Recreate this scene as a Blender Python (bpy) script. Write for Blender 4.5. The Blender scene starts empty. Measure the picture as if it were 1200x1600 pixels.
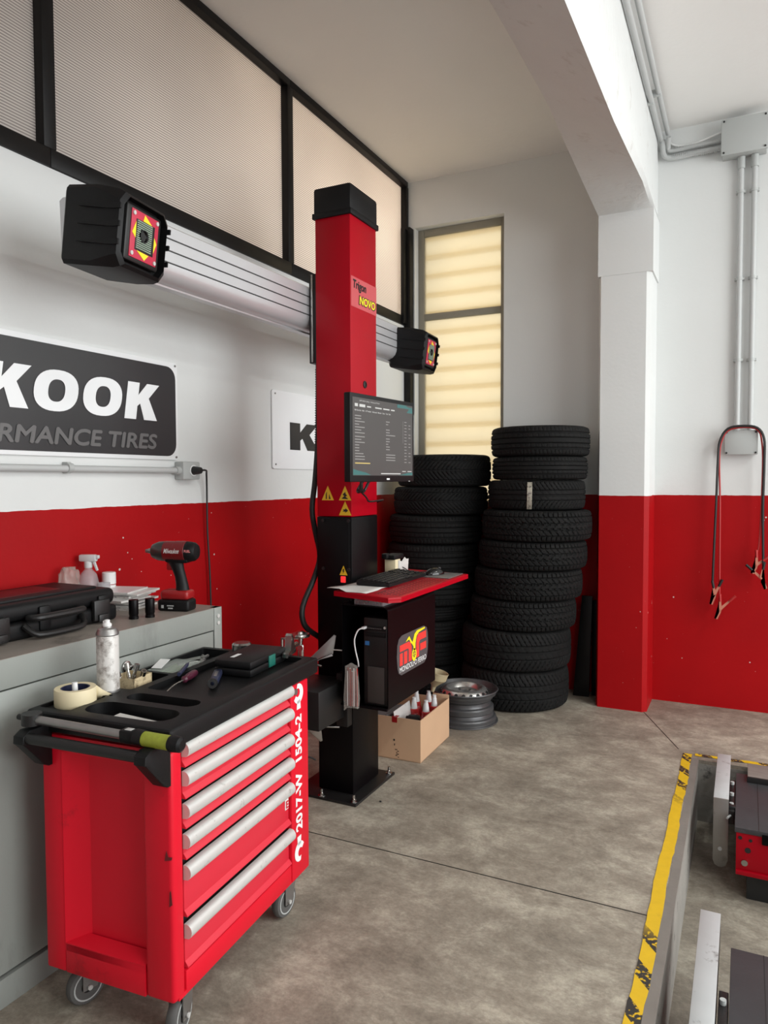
import bpy, bmesh, math, random
from mathutils import Vector, Matrix
from math import radians as rad, sin, cos, pi

random.seed(7)
S = bpy.context.scene
COL = S.collection

# ------------------------------------------------------------------ camera
YAW, PIT, ROLL = rad(26.35), rad(2.52), rad(-0.22)
fwd = Vector((-sin(YAW)*cos(PIT), cos(YAW)*cos(PIT), -sin(PIT)))
r0 = Vector((cos(YAW), sin(YAW), 0)); u0 = r0.cross(fwd)
rgt = r0*cos(ROLL)+u0*sin(ROLL); upv = u0*cos(ROLL)-r0*sin(ROLL)
cam = bpy.data.objects.new('camera', bpy.data.cameras.new('camera'))
COL.objects.link(cam)
mm = Matrix((rgt, upv, -fwd)).transposed().to_4x4(); mm.translation = (0, 0, 1.5)
cam.matrix_world = mm
cam.data.sensor_fit = 'HORIZONTAL'; cam.data.sensor_width = 36.0
cam.data.lens = 36.0*1140/1200; cam.data.clip_start = 0.05
S.camera = cam

# ------------------------------------------------------------------ world, lights, exposure
W = bpy.data.worlds.new('world'); S.world = W; W.use_nodes = True
W.node_tree.nodes['Background'].inputs[0].default_value = (0.93, 0.93, 1.0, 1)
W.node_tree.nodes['Background'].inputs[1].default_value = 0.42

def area(name, loc, target, sx, sy, power, col=(1, 1, 1)):
    L = bpy.data.lights.new(name, 'AREA'); L.shape = 'RECTANGLE'; L.size = sx; L.size_y = sy
    L.energy = power; L.color = col
    o = bpy.data.objects.new(name, L); COL.objects.link(o); o.location = loc
    o.rotation_euler = (Vector(target)-Vector(loc)).to_track_quat('-Z', 'Y').to_euler()
    return o
area('daylight_door_side', (4.75, 1.75, 2.0), (-1, 1.9, 1.6), 5.8, 2.9, 262, (0.965, 1.0, 1.0))
area('daylight_door_front', (1.4, -2.9, 2.0), (0.2, 2, 1.2), 4.0, 2.8, 8, (0.97, 1.0, 0.97))
area('sun_on_shutter', (-1.95, 6.6, 2.4), (-1.95, 5.3, 2.4), 1.6, 2.8, 20, (1.0, 0.95, 0.84))
area('next_hall_light', (-3.7, 4.9, 3.2), (-2.4, 4.5, 3.2), 2.2, 1.3, 105, (1.0, 0.89, 0.72))
TUBES = [(2.0, 3.55), (2.55, 2.2), (1.05, .45)]
for k, (tx, ty) in enumerate(TUBES):
    area('tube_lamp', (tx, ty, 3.66), (tx, ty, 0), .14, 1.25, (40, 8, 24)[k], (0.955, 1.0, 0.98))
VS = S.view_settings
VS.view_transform = 'Standard'; VS.look = 'None'; VS.gamma = 1.0; VS.use_curve_mapping = False
VS.exposure = 0.31

# ------------------------------------------------------------------ materials
def mat(name, col, rough=0.5, metal=0.0, var=0.0, vs=6.0, bump=0.0, bs=60.0, dirt=None, ds=5.0, dlo=0.55, dhi=0.75,
        spec=0.5, coat=0.0, stretch=None):
    m = bpy.data.materials.new(name); m.use_nodes = True
    nt = m.node_tree; N = nt.nodes; Lk = nt.links; b = N['Principled BSDF']
    b.inputs['Roughness'].default_value = rough; b.inputs['Metallic'].default_value = metal
    b.inputs['Specular IOR Level'].default_value = spec
    b.inputs['Coat Weight'].default_value = coat
    c = (*col, 1); b.inputs['Base Color'].default_value = c
    tc = N.new('ShaderNodeTexCoord'); src = tc.outputs['Object']
    if stretch:
        mp = N.new('ShaderNodeMapping'); mp.inputs['Scale'].default_value = stretch
        Lk.new(src, mp.inputs[0]); src = mp.outputs[0]
    out = None
    if var:
        n = N.new('ShaderNodeTexNoise'); n.inputs['Scale'].default_value = vs; n.inputs['Detail'].default_value = 7
        Lk.new(src, n.inputs[0])
        mx = N.new('ShaderNodeMix'); mx.data_type = 'RGBA'
        mx.inputs[6].default_value = tuple(max(0, x*(1-var)) for x in col)+(1,)
        mx.inputs[7].default_value = tuple(min(1, x*(1+var)) for x in col)+(1,)
        Lk.new(n.outputs[0], mx.inputs[0]); out = mx.outputs[2]
    if dirt:
        n = N.new('ShaderNodeTexNoise'); n.inputs['Scale'].default_value = ds; n.inputs['Detail'].default_value = 9
        n.inputs['Roughness'].default_value = 0.7; Lk.new(src, n.inputs[0])
        r = N.new('ShaderNodeMapRange'); r.inputs[1].default_value = dlo; r.inputs[2].default_value = dhi
        Lk.new(n.outputs[0], r.inputs[0])
        mx = N.new('ShaderNodeMix'); mx.data_type = 'RGBA'
        if out: Lk.new(out, mx.inputs[6])
        else: mx.inputs[6].default_value = c
        mx.inputs[7].default_value = (*dirt, 1); Lk.new(r.outputs[0], mx.inputs[0]); out = mx.outputs[2]
    if out: Lk.new(out, b.inputs['Base Color'])
    if bump:
        n = N.new('ShaderNodeTexNoise'); n.inputs['Scale'].default_value = bs; n.inputs['Detail'].default_value = 5
        Lk.new(src, n.inputs[0])
        bp = N.new('ShaderNodeBump'); bp.inputs['Strength'].default_value = bump; bp.inputs['Distance'].default_value = 0.004
        Lk.new(n.outputs[0], bp.inputs['Height']); Lk.new(bp.outputs[0], b.inputs['Normal'])
    return m

def emit(name, col, s):
    m = bpy.data.materials.new(name); m.use_nodes = True; b = m.node_tree.nodes['Principled BSDF']
    b.inputs['Base Color'].default_value = (*[x*.3 for x in col], 1)
    b.inputs['Emission Color'].default_value = (*col, 1); b.inputs['Emission Strength'].default_value = s
    b.inputs['Roughness'].default_value = .3
    return m

def paint_wall(name, white, red, zline):
    """white plaster above, red gloss paint below a height, chips of white showing in the red"""
    m = mat(name, white, 0.75, 0, 0.035, 1.6, 0.16, 45)
    nt = m.node_tree; N = nt.nodes; Lk = nt.links; b = N['Principled BSDF']
    tc = N.new('ShaderNodeTexCoord'); sx = N.new('ShaderNodeSeparateXYZ'); Lk.new(tc.outputs['Object'], sx.inputs[0])
    lt = N.new('ShaderNodeMath'); lt.operation = 'LESS_THAN'; lt.inputs[1].default_value = zline
    nz = N.new('ShaderNodeTexNoise'); nz.inputs['Scale'].default_value = 14; Lk.new(tc.outputs['Object'], nz.inputs[0])
    ad = N.new('ShaderNodeMath'); ad.operation = 'MULTIPLY_ADD'; ad.inputs[1].default_value = 0.008
    Lk.new(nz.outputs[0], ad.inputs[0]); Lk.new(sx.outputs[2], ad.inputs[2]); Lk.new(ad.outputs[0], lt.inputs[0])
    # red with tonal variation
    n2 = N.new('ShaderNodeTexNoise'); n2.inputs['Scale'].default_value = 2.3; n2.inputs['Detail'].default_value = 6
    Lk.new(tc.outputs['Object'], n2.inputs[0])
    mr = N.new('ShaderNodeMix'); mr.data_type = 'RGBA'
    mr.inputs[6].default_value = tuple(x*.8 for x in red)+(1,); mr.inputs[7].default_value = tuple(x*1.15 for x in red)+(1,)
    Lk.new(n2.outputs[0], mr.inputs[0])
    # chips
    vo = N.new('ShaderNodeTexVoronoi'); vo.inputs['Scale'].default_value = 24; Lk.new(tc.outputs['Object'], vo.inputs[0])
    wn = N.new('ShaderNodeTexNoise'); wn.inputs['Scale'].default_value = 5; Lk.new(tc.outputs['Object'], wn.inputs[0])
    mu = N.new('ShaderNodeMath'); mu.operation = 'MULTIPLY'; Lk.new(vo.outputs['Distance'], mu.inputs[0])
    iv = N.new('ShaderNodeMapRange'); iv.inputs[1].default_value = .5; iv.inputs[2].default_value = .68; iv.inputs[3].default_value = 6; iv.inputs[4].default_value = .9
    Lk.new(wn.outputs[0], iv.inputs[0]); Lk.new(iv.outputs[0], mu.inputs[1])
    ch = N.new('ShaderNodeMath'); ch.operation = 'LESS_THAN'; ch.inputs[1].default_value = 0.12; Lk.new(mu.outputs[0], ch.inputs[0])
    m2 = N.new('ShaderNodeMix'); m2.data_type = 'RGBA'; Lk.new(ch.outputs[0], m2.inputs[0])
    Lk.new(mr.outputs[2], m2.inputs[6]); m2.inputs[7].default_value = (.62, .5, .46, 1)
    m3 = N.new('ShaderNodeMix'); m3.data_type = 'RGBA'; Lk.new(lt.outputs[0], m3.inputs[0])
    Lk.new(b.inputs['Base Color'].links[0].from_socket, m3.inputs[6]); Lk.new(m2.outputs[2], m3.inputs[7])
    Lk.new(m3.outputs[2], b.inputs['Base Color'])
    mr2 = N.new('ShaderNodeMapRange'); mr2.inputs[3].default_value = .8; mr2.inputs[4].default_value = .5
    Lk.new(lt.outputs[0], mr2.inputs[0]); Lk.new(mr2.outputs[0], b.inputs['Roughness']); b.inputs['Specular IOR Level'].default_value = .18
    return m

WHITE = (0.69, 0.70, 0.69); RED = (0.36, 0.0018, 0.004)
M = {}
M['wall'] = paint_wall('painted_wall', WHITE, RED, 1.396)
M['wallclean'] = mat('white_plaster', WHITE, .85, 0, .06, 3.0, 1.0, 26, dirt=(.55, .53, .50), ds=7, dlo=.58, dhi=.75)
M['beamund'] = mat('rough_plaster', (0.66, 0.62, 0.59), .9, 0, .07, 5, .7, 40)
M['ceil'] = mat('ceiling_plaster', (0.84, 0.825, 0.80), .9, 0, .05, 1.3, .3, 30)
M['black'] = mat('black_plastic', (0.0045, 0.0045, 0.005), .5, 0, .15, 8, .12, 300, spec=.28)
M['blackp'] = mat('black_powder_coat', (0.0025, 0.002, 0.0025), .36, 0, .1, 4, .1, 500, spec=.16)
M['blackm'] = mat('black_steel', (0.008, 0.0075, 0.0075), .45, .0, .3, 5, .15, 200)
M['frame'] = mat('dark_frame_paint', (0.006, 0.0055, 0.0055), .45, spec=.25)
M['red'] = mat('red_powder_coat', (0.40, 0.001, 0.010), .36, 0, .05, 3, .06, 400, spec=.22)
M['cartred'] = mat('cart_red_paint', (0.66, 0.006, 0.022), .42, 0, .05, 4, 0.04, 300, dirt=(0.20, 0.01, 0.012), ds=5, dlo=.60, dhi=.80, spec=.25)
M['cartred_lit'] = mat('cart_red_highlight', (0.64, 0.020, 0.042), .40, 0, .04, 4, 0, dirt=(0.3, 0.02, 0.03), ds=9, dlo=.62, dhi=.8)  # pinker copy of the cart red, with the drawers' highlight in the colour
M['alu'] = mat('brushed_aluminium', (0.64, 0.64, 0.62), .42, .35, .08, 12, .05, 200, dirt=(.26, .25, .22), ds=30, dlo=.60, dhi=.76)
M['alub'] = mat('anodised_beam', (0.62, 0.62, 0.635), .36, .45, .03, 5)
M['chrome'] = mat('chrome_steel', (0.50, 0.49, 0.47), .24, 1.0, .1, 20)
M['steel'] = mat('dull_steel', (0.33, 0.32, 0.31), .4, .85, .2, 15)
M['grey'] = mat('grey_cabinet_paint', (0.27, 0.285, 0.265), .45, 0, .08, 3, .05, 200, dirt=(.13, .13, .12), ds=3, dlo=.58, dhi=.8, stretch=(1, 1, .35))
M['benchtop'] = mat('bench_top', (0.27, 0.235, 0.205), .42, 0, .2, 4, .08, 150, dirt=(.08, .07, .06), ds=7)
M['lgrey'] = mat('light_grey_plastic', (0.43, 0.445, 0.435), .5)
M['pipe'] = mat('pvc_conduit', (0.47, 0.48, 0.475), .45)
M['white'] = mat('white_paint', (0.80, 0.80, 0.79), .5)
M['signw'] = mat('sign_white', (0.84, 0.85, 0.86), .35)
M['signb'] = mat('sign_charcoal', (0.030, 0.029, 0.031), .35)
M['signg'] = mat('sign_grey', (0.13, 0.126, 0.126), .4)
M['rubber'] = mat('tyre_rubber', (0.006, 0.006, 0.006), .75, 0, .25, 4, .35, 160, dirt=(0.014, 0.013, 0.012), ds=6, dlo=.5, dhi=.8, spec=.2)
M['wheelrub'] = mat('caster_rubber', (0.085, 0.083, 0.080), .6, 0, .15, 20)
M['yellow'] = mat('warning_yellow', (0.80, 0.50, 0.02), .45)
M['ink'] = mat('black_ink', (0.01, 0.01, 0.01), .5)
M['card'] = mat('cardboard', (0.56, 0.36, 0.22), .8, 0, .06, 6, .1, 120)
M['cream'] = mat('cream_tape', (0.74, 0.64, 0.42), .55, 0, .04, 8)
M['paper'] = mat('paper', (0.62, 0.60, 0.57), .7, 0, .1, 12)
M['newsp'] = mat('printed_paper', (0.62, 0.60, 0.57), .6, 0, .1, 12, dirt=(.12, .11, .13), ds=26, dlo=.52, dhi=.62)
M['canw'] = mat('worn_can_label', (0.66, 0.64, 0.61), .38, .05, .1, 20, dirt=(0.10, 0.07, 0.05), ds=17, dlo=.48, dhi=.66)
M['teal'] = mat('teal_latch', (0.01, 0.13, 0.10), .45)
M['grip'] = mat('lime_grip', (0.28, 0.32, 0.03), .5, 0, .3, 90)
M['redpl'] = mat('red_plastic', (0.30, 0.008, 0.01), .4)
M['cover'] = mat('dark_red_label', (0.055, 0.008, 0.010), .35)
M['pale'] = mat('translucent_nozzle', (0.62, 0.62, 0.62), .35)
M['funnel'] = mat('stained_plastic', (0.40, 0.33, 0.20), .5, 0, .15, 12)
M['copper'] = mat('copper_clip', (0.58, 0.22, 0.15), .4, .15)
M['cabred'] = mat('red_cable', (0.40, 0.02, 0.02), .45)
M['cloth'] = mat('grubby_cloth', (0.42, 0.40, 0.37), .85, 0, .15, 30)
M['pinkpcb'] = mat('target_red', (0.55, 0.03, 0.07), .4)
M['pcb'] = mat('circuit_green', (0.03, 0.11, 0.07), .4)
M['led'] = mat('led_bead', (0.50, 0.62, 0.50), .25)
M['glassblk'] = mat('smoked_glass', (0.005, 0.005, 0.005), .08)
M['plat'] = mat('platform_steel', (0.055, 0.055, 0.060), .5, .1, .2, 8, .15, 60, dirt=(.12, .12, .12), ds=5, dlo=.55, dhi=.8)
M['galv'] = mat('galvanised_plate', (0.50, 0.52, 0.525), .42, .15, .10, 9, .05, 40, dirt=(.14, .13, .12), ds=11, dlo=.60, dhi=.70)
M['pitwall'] = mat('rough_concrete', (0.26, 0.245, 0.22), .9, 0, .2, 6, .8, 30, dirt=(.05, .045, .04), ds=9, dlo=.57, dhi=.68)
M['curb'] = mat('curb_concrete', (0.19, 0.17, 0.15), .7, 0, .2, 6, .4, 30)
M['wood'] = mat('worn_board', (0.24, 0.20, 0.18), .7, 0, .25, 9, .4, 40, stretch=(1, 6, 1))
M['blue'] = mat('blue_badge', (0.03, 0.16, 0.42), .4)
M['green'] = mat('lime_plastic', (0.25, 0.5, 0.12), .4)
M['navy'] = mat('navy_plastic', (0.02, 0.025, 0.06), .4)
M['purple'] = mat('maroon_plastic', (0.08, 0.012, 0.03), .35)
M['logored'] = mat('logo_red', (0.80, 0.055, 0.045), .4)
M['logoyel'] = mat('logo_yellow', (0.90, 0.75, 0.02), .4)
M['logogrey'] = mat('logo_grey', (0.085, 0.08, 0.082), .4)
M['decal'] = mat('pale_red_decal', (0.58, 0.09, 0.10), .35)
M['redlamp'] = emit('red_pilot_lamp', (1.0, .04, .04), .7)

# clear plastics
def clear(name, col, alpha=.35, rough=.15):
    m = mat(name, col, rough); m.node_tree.nodes['Principled BSDF'].inputs['Alpha'].default_value = alpha
    return m
M['clear'] = clear('clear_plastic', (.6, .6, .62), .35)
M['bag'] = clear('plastic_bag', (.6, .55, .5), .28, .2)
M['amber'] = clear('organiser_lid', (.55, .6, .55), .35)

# screen
M['screen'] = emit('monitor_screen', (0.080, 0.071, 0.068), .5)
M['scr_teal'] = emit('screen_teal', (0.03, 0.13, 0.125), .8)
M['scr_w'] = emit('screen_text', (0.5, 0.5, 0.48), .8)
M['scr_d'] = emit('screen_text_dim', (0.26, 0.25, 0.24), .8)
M['scr_y'] = emit('screen_text_yellow', (0.5, 0.38, 0.12), .9)

def floor_mat(name, k=1.0, worn=True):
    m = bpy.data.materials.new(name); m.use_nodes = True; nt = m.node_tree; N = nt.nodes; Lk = nt.links; b = N['Principled BSDF']
    tc = N.new('ShaderNodeTexCoord')
    mp = N.new('ShaderNodeMapping'); mp.inputs['Scale'].default_value = (0.9, 1.15, 1); Lk.new(tc.outputs['Object'], mp.inputs[0])
    def noise(sc, det, ro, di):
        n = N.new('ShaderNodeTexNoise'); n.inputs['Scale'].default_value = sc; n.inputs['Detail'].default_value = det
        n.inputs['Roughness'].default_value = ro; n.inputs['Distortion'].default_value = di; Lk.new(mp.outputs[0], n.inputs[0]); return n
    n1 = noise(4.0, 15, .80, .25); n2 = noise(90, 5, .6, 0); n3 = noise(.9, 5, .6, .3); n4 = noise(26, 10, .78, .6)
    cr = N.new('ShaderNodeValToRGB'); e = cr.color_ramp.elements
    e[0].position = .33; e[0].color = (.165*k, .138*k, .108*k, 1); e[1].position = .65; e[1].color = (.47*k, .430*k, .350*k, 1)
    x = cr.color_ramp.elements.new(.5); x.color = (.285*k, .250*k, .200*k, 1)
    Lk.new(n1.outputs[0], cr.inputs[0])
    m1 = N.new('ShaderNodeMix'); m1.data_type = 'RGBA'; m1.blend_type = 'OVERLAY'; m1.inputs[0].default_value = .30
    Lk.new(cr.outputs[0], m1.inputs[6]); Lk.new(n2.outputs[0], m1.inputs[7])
    m2 = N.new('ShaderNodeMix'); m2.data_type = 'RGBA'; m2.blend_type = 'OVERLAY'; m2.inputs[0].default_value = .55
    Lk.new(m1.outputs[2], m2.inputs[6]); Lk.new(n3.outputs[0], m2.inputs[7])
    m4 = N.new('ShaderNodeMix'); m4.data_type = 'RGBA'; m4.blend_type = 'OVERLAY'; m4.inputs[0].default_value = .5
    Lk.new(m2.outputs[2], m4.inputs[6]); Lk.new(n4.outputs[0], m4.inputs[7])
    Lk.new(m4.outputs[2], b.inputs['Base Color'])
    rr = N.new('ShaderNodeMapRange'); rr.inputs[3].default_value = .7; rr.inputs[4].default_value = .45
    Lk.new(n1.outputs[0], rr.inputs[0]); Lk.new(rr.outputs[0], b.inputs['Roughness'])
    bp = N.new('ShaderNodeBump'); bp.inputs['Strength'].default_value = .25; bp.inputs['Distance'].default_value = .003
    Lk.new(n2.outputs[0], bp.inputs['Height']); Lk.new(bp.outputs[0], b.inputs['Normal'])
    return m
M['floor'] = floor_mat('worn_concrete_floor', 1.0)
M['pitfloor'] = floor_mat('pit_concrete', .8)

def poly_mat():
    m = bpy.data.materials.new('fluted_polycarbonate'); m.use_nodes = True; nt = m.node_tree; N = nt.nodes; Lk = nt.links
    N.remove(N['Principled BSDF']); out = N['Material Output']
    tc = N.new('ShaderNodeTexCoord'); mp = N.new('ShaderNodeMapping'); Lk.new(tc.outputs['Object'], mp.inputs[0])
    wv = N.new('ShaderNodeTexWave'); wv.wave_type = 'BANDS'; wv.bands_direction = 'Z'; wv.inputs['Scale'].default_value = 28; wv.inputs['Distortion'].default_value = 0
    Lk.new(mp.outputs[0], wv.inputs[0])
    ns = N.new('ShaderNodeTexNoise'); ns.inputs['Scale'].default_value = .7; ns.inputs['Detail'].default_value = 3; Lk.new(mp.outputs[0], ns.inputs[0])
    mx = N.new('ShaderNodeMix'); mx.data_type = 'RGBA'; mx.inputs[6].default_value = (.40, .36, .34, 1); mx.inputs[7].default_value = (.98, .93, .88, 1)
    Lk.new(wv.outputs['Fac'], mx.inputs[0])
    m2 = N.new('ShaderNodeMix'); m2.data_type = 'RGBA'; m2.blend_type = 'MULTIPLY'; m2.inputs[0].default_value = .6
    r = N.new('ShaderNodeMapRange'); r.inputs[1].default_value = .35; r.inputs[2].default_value = .65; r.inputs[3].default_value = .7; r.inputs[4].default_value = 1.0
    Lk.new(ns.outputs[0], r.inputs[0]); Lk.new(mx.outputs[2], m2.inputs[6]); Lk.new(r.outputs[0], m2.inputs[7])
    tr = N.new('ShaderNodeBsdfTranslucent'); Lk.new(m2.outputs[2], tr.inputs[0])
    df = N.new('ShaderNodeBsdfPrincipled'); Lk.new(m2.outputs[2], df.inputs['Base Color']); df.inputs['Roughness'].default_value = .35
    bp = N.new('ShaderNodeBump'); bp.inputs['Strength'].default_value = .3; bp.inputs['Distance'].default_value = .002
    Lk.new(wv.outputs['Fac'], bp.inputs['Height']); Lk.new(bp.outputs[0], df.inputs['Normal'])
    ms = N.new('ShaderNodeMixShader'); ms.inputs[0].default_value = .45; Lk.new(tr.outputs[0], ms.inputs[1]); Lk.new(df.outputs[0], ms.inputs[2])
    Lk.new(ms.outputs[0], out.inputs[0])
    return m
M['poly'] = poly_mat()

def frosted(name, tint, fac):
    m = bpy.data.materials.new(name); m.use_nodes = True; nt = m.node_tree; N = nt.nodes; Lk = nt.links
    N.remove(N['Principled BSDF']); out = N['Material Output']
    tr = N.new('ShaderNodeBsdfTranslucent'); tr.inputs[0].default_value = (*tint, 1)
    tp = N.new('ShaderNodeBsdfTransparent'); tp.inputs[0].default_value = (*tint, 1)
    ms = N.new('ShaderNodeMixShader'); ms.inputs[0].default_value = fac
    Lk.new(tr.outputs[0], ms.inputs[1]); Lk.new(tp.outputs[0], ms.inputs[2]); Lk.new(ms.outputs[0], out.inputs[0])
    return m
M['pane'] = frosted('frosted_glass', (.95, .94, .9), .5)
M['slat'] = frosted('sunlit_shutter_slat', (.93, .88, .76), .02)

def tape_mat():
    m = mat('hazard_tape', (.68, .43, .012), .5, 0, .12, 30)
    nt = m.node_tree; N = nt.nodes; Lk = nt.links; b = N['Principled BSDF']; base = b.inputs['Base Color'].links[0].from_socket
    tc = N.new('ShaderNodeTexCoord'); sx = N.new('ShaderNodeSeparateXYZ'); Lk.new(tc.outputs['Object'], sx.inputs[0])
    a = N.new('ShaderNodeMath'); a.operation = 'MULTIPLY_ADD'; a.inputs[1].default_value = 1.3; Lk.new(sx.outputs[0], a.inputs[0]); Lk.new(sx.outputs[1], a.inputs[2])
    f = N.new('ShaderNodeMath'); f.operation = 'MULTIPLY'; f.inputs[1].default_value = 1/.19; Lk.new(a.outputs[0], f.inputs[0])
    g = N.new('ShaderNodeMath'); g.operation = 'FRACT'; Lk.new(f.outputs[0], g.inputs[0])
    h = N.new('ShaderNodeMath'); h.operation = 'LESS_THAN'; h.inputs[1].default_value = .42; Lk.new(g.outputs[0], h.inputs[0])
    n = N.new('ShaderNodeTexNoise'); n.inputs['Scale'].default_value = 60; n.inputs['Detail'].default_value = 8; Lk.new(tc.outputs['Object'], n.inputs[0])
    n2 = N.new('ShaderNodeTexNoise'); n2.inputs['Scale'].default_value = 1.7; Lk.new(tc.outputs['Object'], n2.inputs[0])
    # stripes are worn away in the middle stretch of the tape
    y1 = N.new('ShaderNodeMapRange'); y1.inputs[1].default_value = 2.45; y1.inputs[2].default_value = 2.62; y1.inputs[3].default_value = 1; y1.inputs[4].default_value = 0
    Lk.new(sx.outputs[1], y1.inputs[0])
    y2 = N.new('ShaderNodeMapRange'); y2.inputs[1].default_value = 3.5; y2.inputs[2].default_value = 3.8
    Lk.new(sx.outputs[1], y2.inputs[0])
    ad = N.new('ShaderNodeMath'); ad.operation = 'MAXIMUM'; Lk.new(y1.outputs[0], ad.inputs[0]); Lk.new(y2.outputs[0], ad.inputs[1])
    th = N.new('ShaderNodeMapRange'); th.inputs[1].default_value = .40; th.inputs[2].default_value = .46; Lk.new(n.outputs[0], th.inputs[0])
    p = N.new('ShaderNodeMath'); p.operation = 'MULTIPLY'; Lk.new(h.outputs[0], p.inputs[0]); Lk.new(ad.outputs[0], p.inputs[1])
    q = N.new('ShaderNodeMath'); q.operation = 'MULTIPLY'; Lk.new(p.outputs[0], q.inputs[0]); Lk.new(th.outputs[0], q.inputs[1])
    mx = N.new('ShaderNodeMix'); mx.data_type = 'RGBA'; Lk.new(q.outputs[0], mx.inputs[0]); Lk.new(base, mx.inputs[6]); mx.inputs[7].default_value = (.03, .028, .025, 1)
    Lk.new(mx.outputs[2], b.inputs['Base Color'])
    return m
M['tape'] = tape_mat()

# ------------------------------------------------------------------ mesh builder
class MB:
    def __init__(s): s.bm = bmesh.new()
    def _xf(s, vs, mtx):
        if mtx is not None: bmesh.ops.transform(s.bm, matrix=mtx, verts=vs)
    def box(s, a, b, bev=0.0, seg=2, mtx=None):
        """axis-aligned box from corner a to corner b"""
        c = [(a[i]+b[i])/2 for i in range(3)]; d = [abs(b[i]-a[i]) for i in range(3)]
        r = bmesh.ops.create_cube(s.bm, size=1.0); vs = r['verts']
        bmesh.ops.scale(s.bm, vec=d, verts=vs); bmesh.ops.translate(s.bm, vec=c, verts=vs)
        if bev > 0:
            es = list({e for v in vs for e in v.link_edges})
            rr = bmesh.ops.bevel(s.bm, geom=es, offset=min(bev, min(d)*.49), segments=seg, profile=.5, affect='EDGES')
            vs = list({v for f in rr['faces'] for v in f.verts} | {v for v in vs if v.is_valid})
        s._xf(vs, mtx); return s
    def cyl(s, p0, p1, r, r2=None, seg=20, cap=True):
        p0 = Vector(p0); p1 = Vector(p1); d = p1-p0
        R = bmesh.ops.create_cone(s.bm, cap_ends=cap, cap_tris=False, segments=seg, radius1=r, radius2=r if r2 is None else r2, depth=d.length)
        q = Vector((0, 0, 1)).rotation_difference(d.normalized()).to_matrix().to_4x4(); q.translation = (p0+p1)/2
        bmesh.ops.transform(s.bm, matrix=q, verts=R['verts']); return s
    def sph(s, c, r, sc=(1, 1, 1), seg=14):
        R = bmesh.ops.create_uvsphere(s.bm, u_segments=seg, v_segments=max(6, seg//2), radius=r)
        bmesh.ops.scale(s.bm, vec=sc, verts=R['verts']); bmesh.ops.translate(s.bm, vec=c, verts=R['verts']); return s
    def lathe(s, prof, c=(0, 0, 0), axis=(0, 0, 1), seg=32, closed=False):
        """prof: (radius, height) pairs"""
        q = Vector((0, 0, 1)).rotation_difference(Vector(axis).normalized()).to_matrix().to_4x4(); q.translation = c
        rings = []
        for (r, h) in prof:
            rings.append([s.bm.verts.new(q @ Vector((max(r, 1e-5)*cos(2*pi*k/seg), max(r, 1e-5)*sin(2*pi*k/seg), h))) for k in range(seg)])
        n = len(rings)
        for i in range(n if closed else n-1):
            A, B = rings[i], rings[(i+1) % n]
            for k in range(seg):
                s.bm.faces.new((A[k], A[(k+1) % seg], B[(k+1) % seg], B[k]))
        return s
    def prism(s, poly, o, ux, uy, depth, bev=0):
        """2-D outline poly placed on the plane (o, ux, uy), thickened by depth along ux x uy"""
        o = Vector(o); ux = Vector(ux); uy = Vector(uy); n = ux.cross(uy).normalized()*depth
        A = [s.bm.verts.new(o+ux*p[0]+uy*p[1]) for p in poly]; B = [s.bm.verts.new(v.co+n) for v in A]
        k = len(A)
        f0 = s.bm.faces.new(list(reversed(A))); f1 = s.bm.faces.new(B)
        for i in range(k): s.bm.faces.new((A[i], A[(i+1) % k], B[(i+1) % k], B[i]))
        if bev:
            bmesh.ops.bevel(s.bm, geom=list(f0.edges)+list(f1.edges), offset=bev, segments=2, profile=.5, affect='EDGES')
        return s
    def tube(s, pts, r, seg=8, smooth=True, caps=True):
        P = [Vector(p) for p in pts]
        if smooth and len(P) > 2:
            Q = []
            for i in range(len(P)-1):
                a = P[max(i-1, 0)]; b = P[i]; c = P[i+1]; d = P[min(i+2, len(P)-1)]
                for t in (0, .25, .5, .75):
                    Q.append(.5*((2*b)+(c-a)*t+(2*a-5*b+4*c-d)*t*t+(3*b-a-3*c+d)*t**3))
            Q.append(P[-1]); P = Q
        rings = []; up = None
        for i, p in enumerate(P):
            t = (P[min(i+1, len(P)-1)]-P[max(i-1, 0)]).normalized()
            if up is None: up = t.orthogonal().normalized()
            up = (up-t*up.dot(t)).normalized(); v = t.cross(up)
            rings.append([s.bm.verts.new(p+(up*cos(2*pi*k/seg)+v*sin(2*pi*k/seg))*r) for k in range(seg)])
        for A, B in zip(rings, rings[1:]):
            for k in range(seg): s.bm.faces.new((A[k], A[(k+1) % seg], B[(k+1) % seg], B[k]))
        if caps: s.bm.faces.new(list(reversed(rings[0]))); s.bm.faces.new(rings[-1])
        return s
    def quad(s, *p):
        s.bm.faces.new([s.bm.verts.new(Vector(q)) for q in p]); return s
    def text(s, body, o, ux, uy, w, h, bold=0.0, shear=0.0, lift=0.0012):
        """lettering laid on a surface: bbox fitted to width w, height h, lower-left corner at o"""
        cu = bpy.data.curves.new('lettering', 'FONT'); cu.body = body; cu.size = 1; cu.offset = bold; cu.resolution_u = 4
        cu.fill_mode = 'FRONT'
        ob = bpy.data.objects.new('lettering', cu); COL.objects.link(ob)
        dg = bpy.context.evaluated_depsgraph_get(); me = bpy.data.meshes.new_from_object(ob.evaluated_get(dg))
        xs = [v.co.x for v in me.vertices]; ys = [v.co.y for v in me.vertices]
        x0, x1, y0, y1 = min(xs), max(xs), min(ys), max(ys)
        o = Vector(o); ux = Vector(ux).normalized(); uy = Vector(uy).normalized(); n = ux.cross(uy)
        vs = []
        for v in me.vertices:
            a = (v.co.x-x0)/(x1-x0)*w; b = (v.co.y-y0)/(y1-y0)*h
            vs.append(s.bm.verts.new(o+ux*(a+shear*b)+uy*b+n*lift))
        for p in me.polygons:
            try: s.bm.faces.new([vs[i] for i in p.vertices])
            except ValueError: pass
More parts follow.
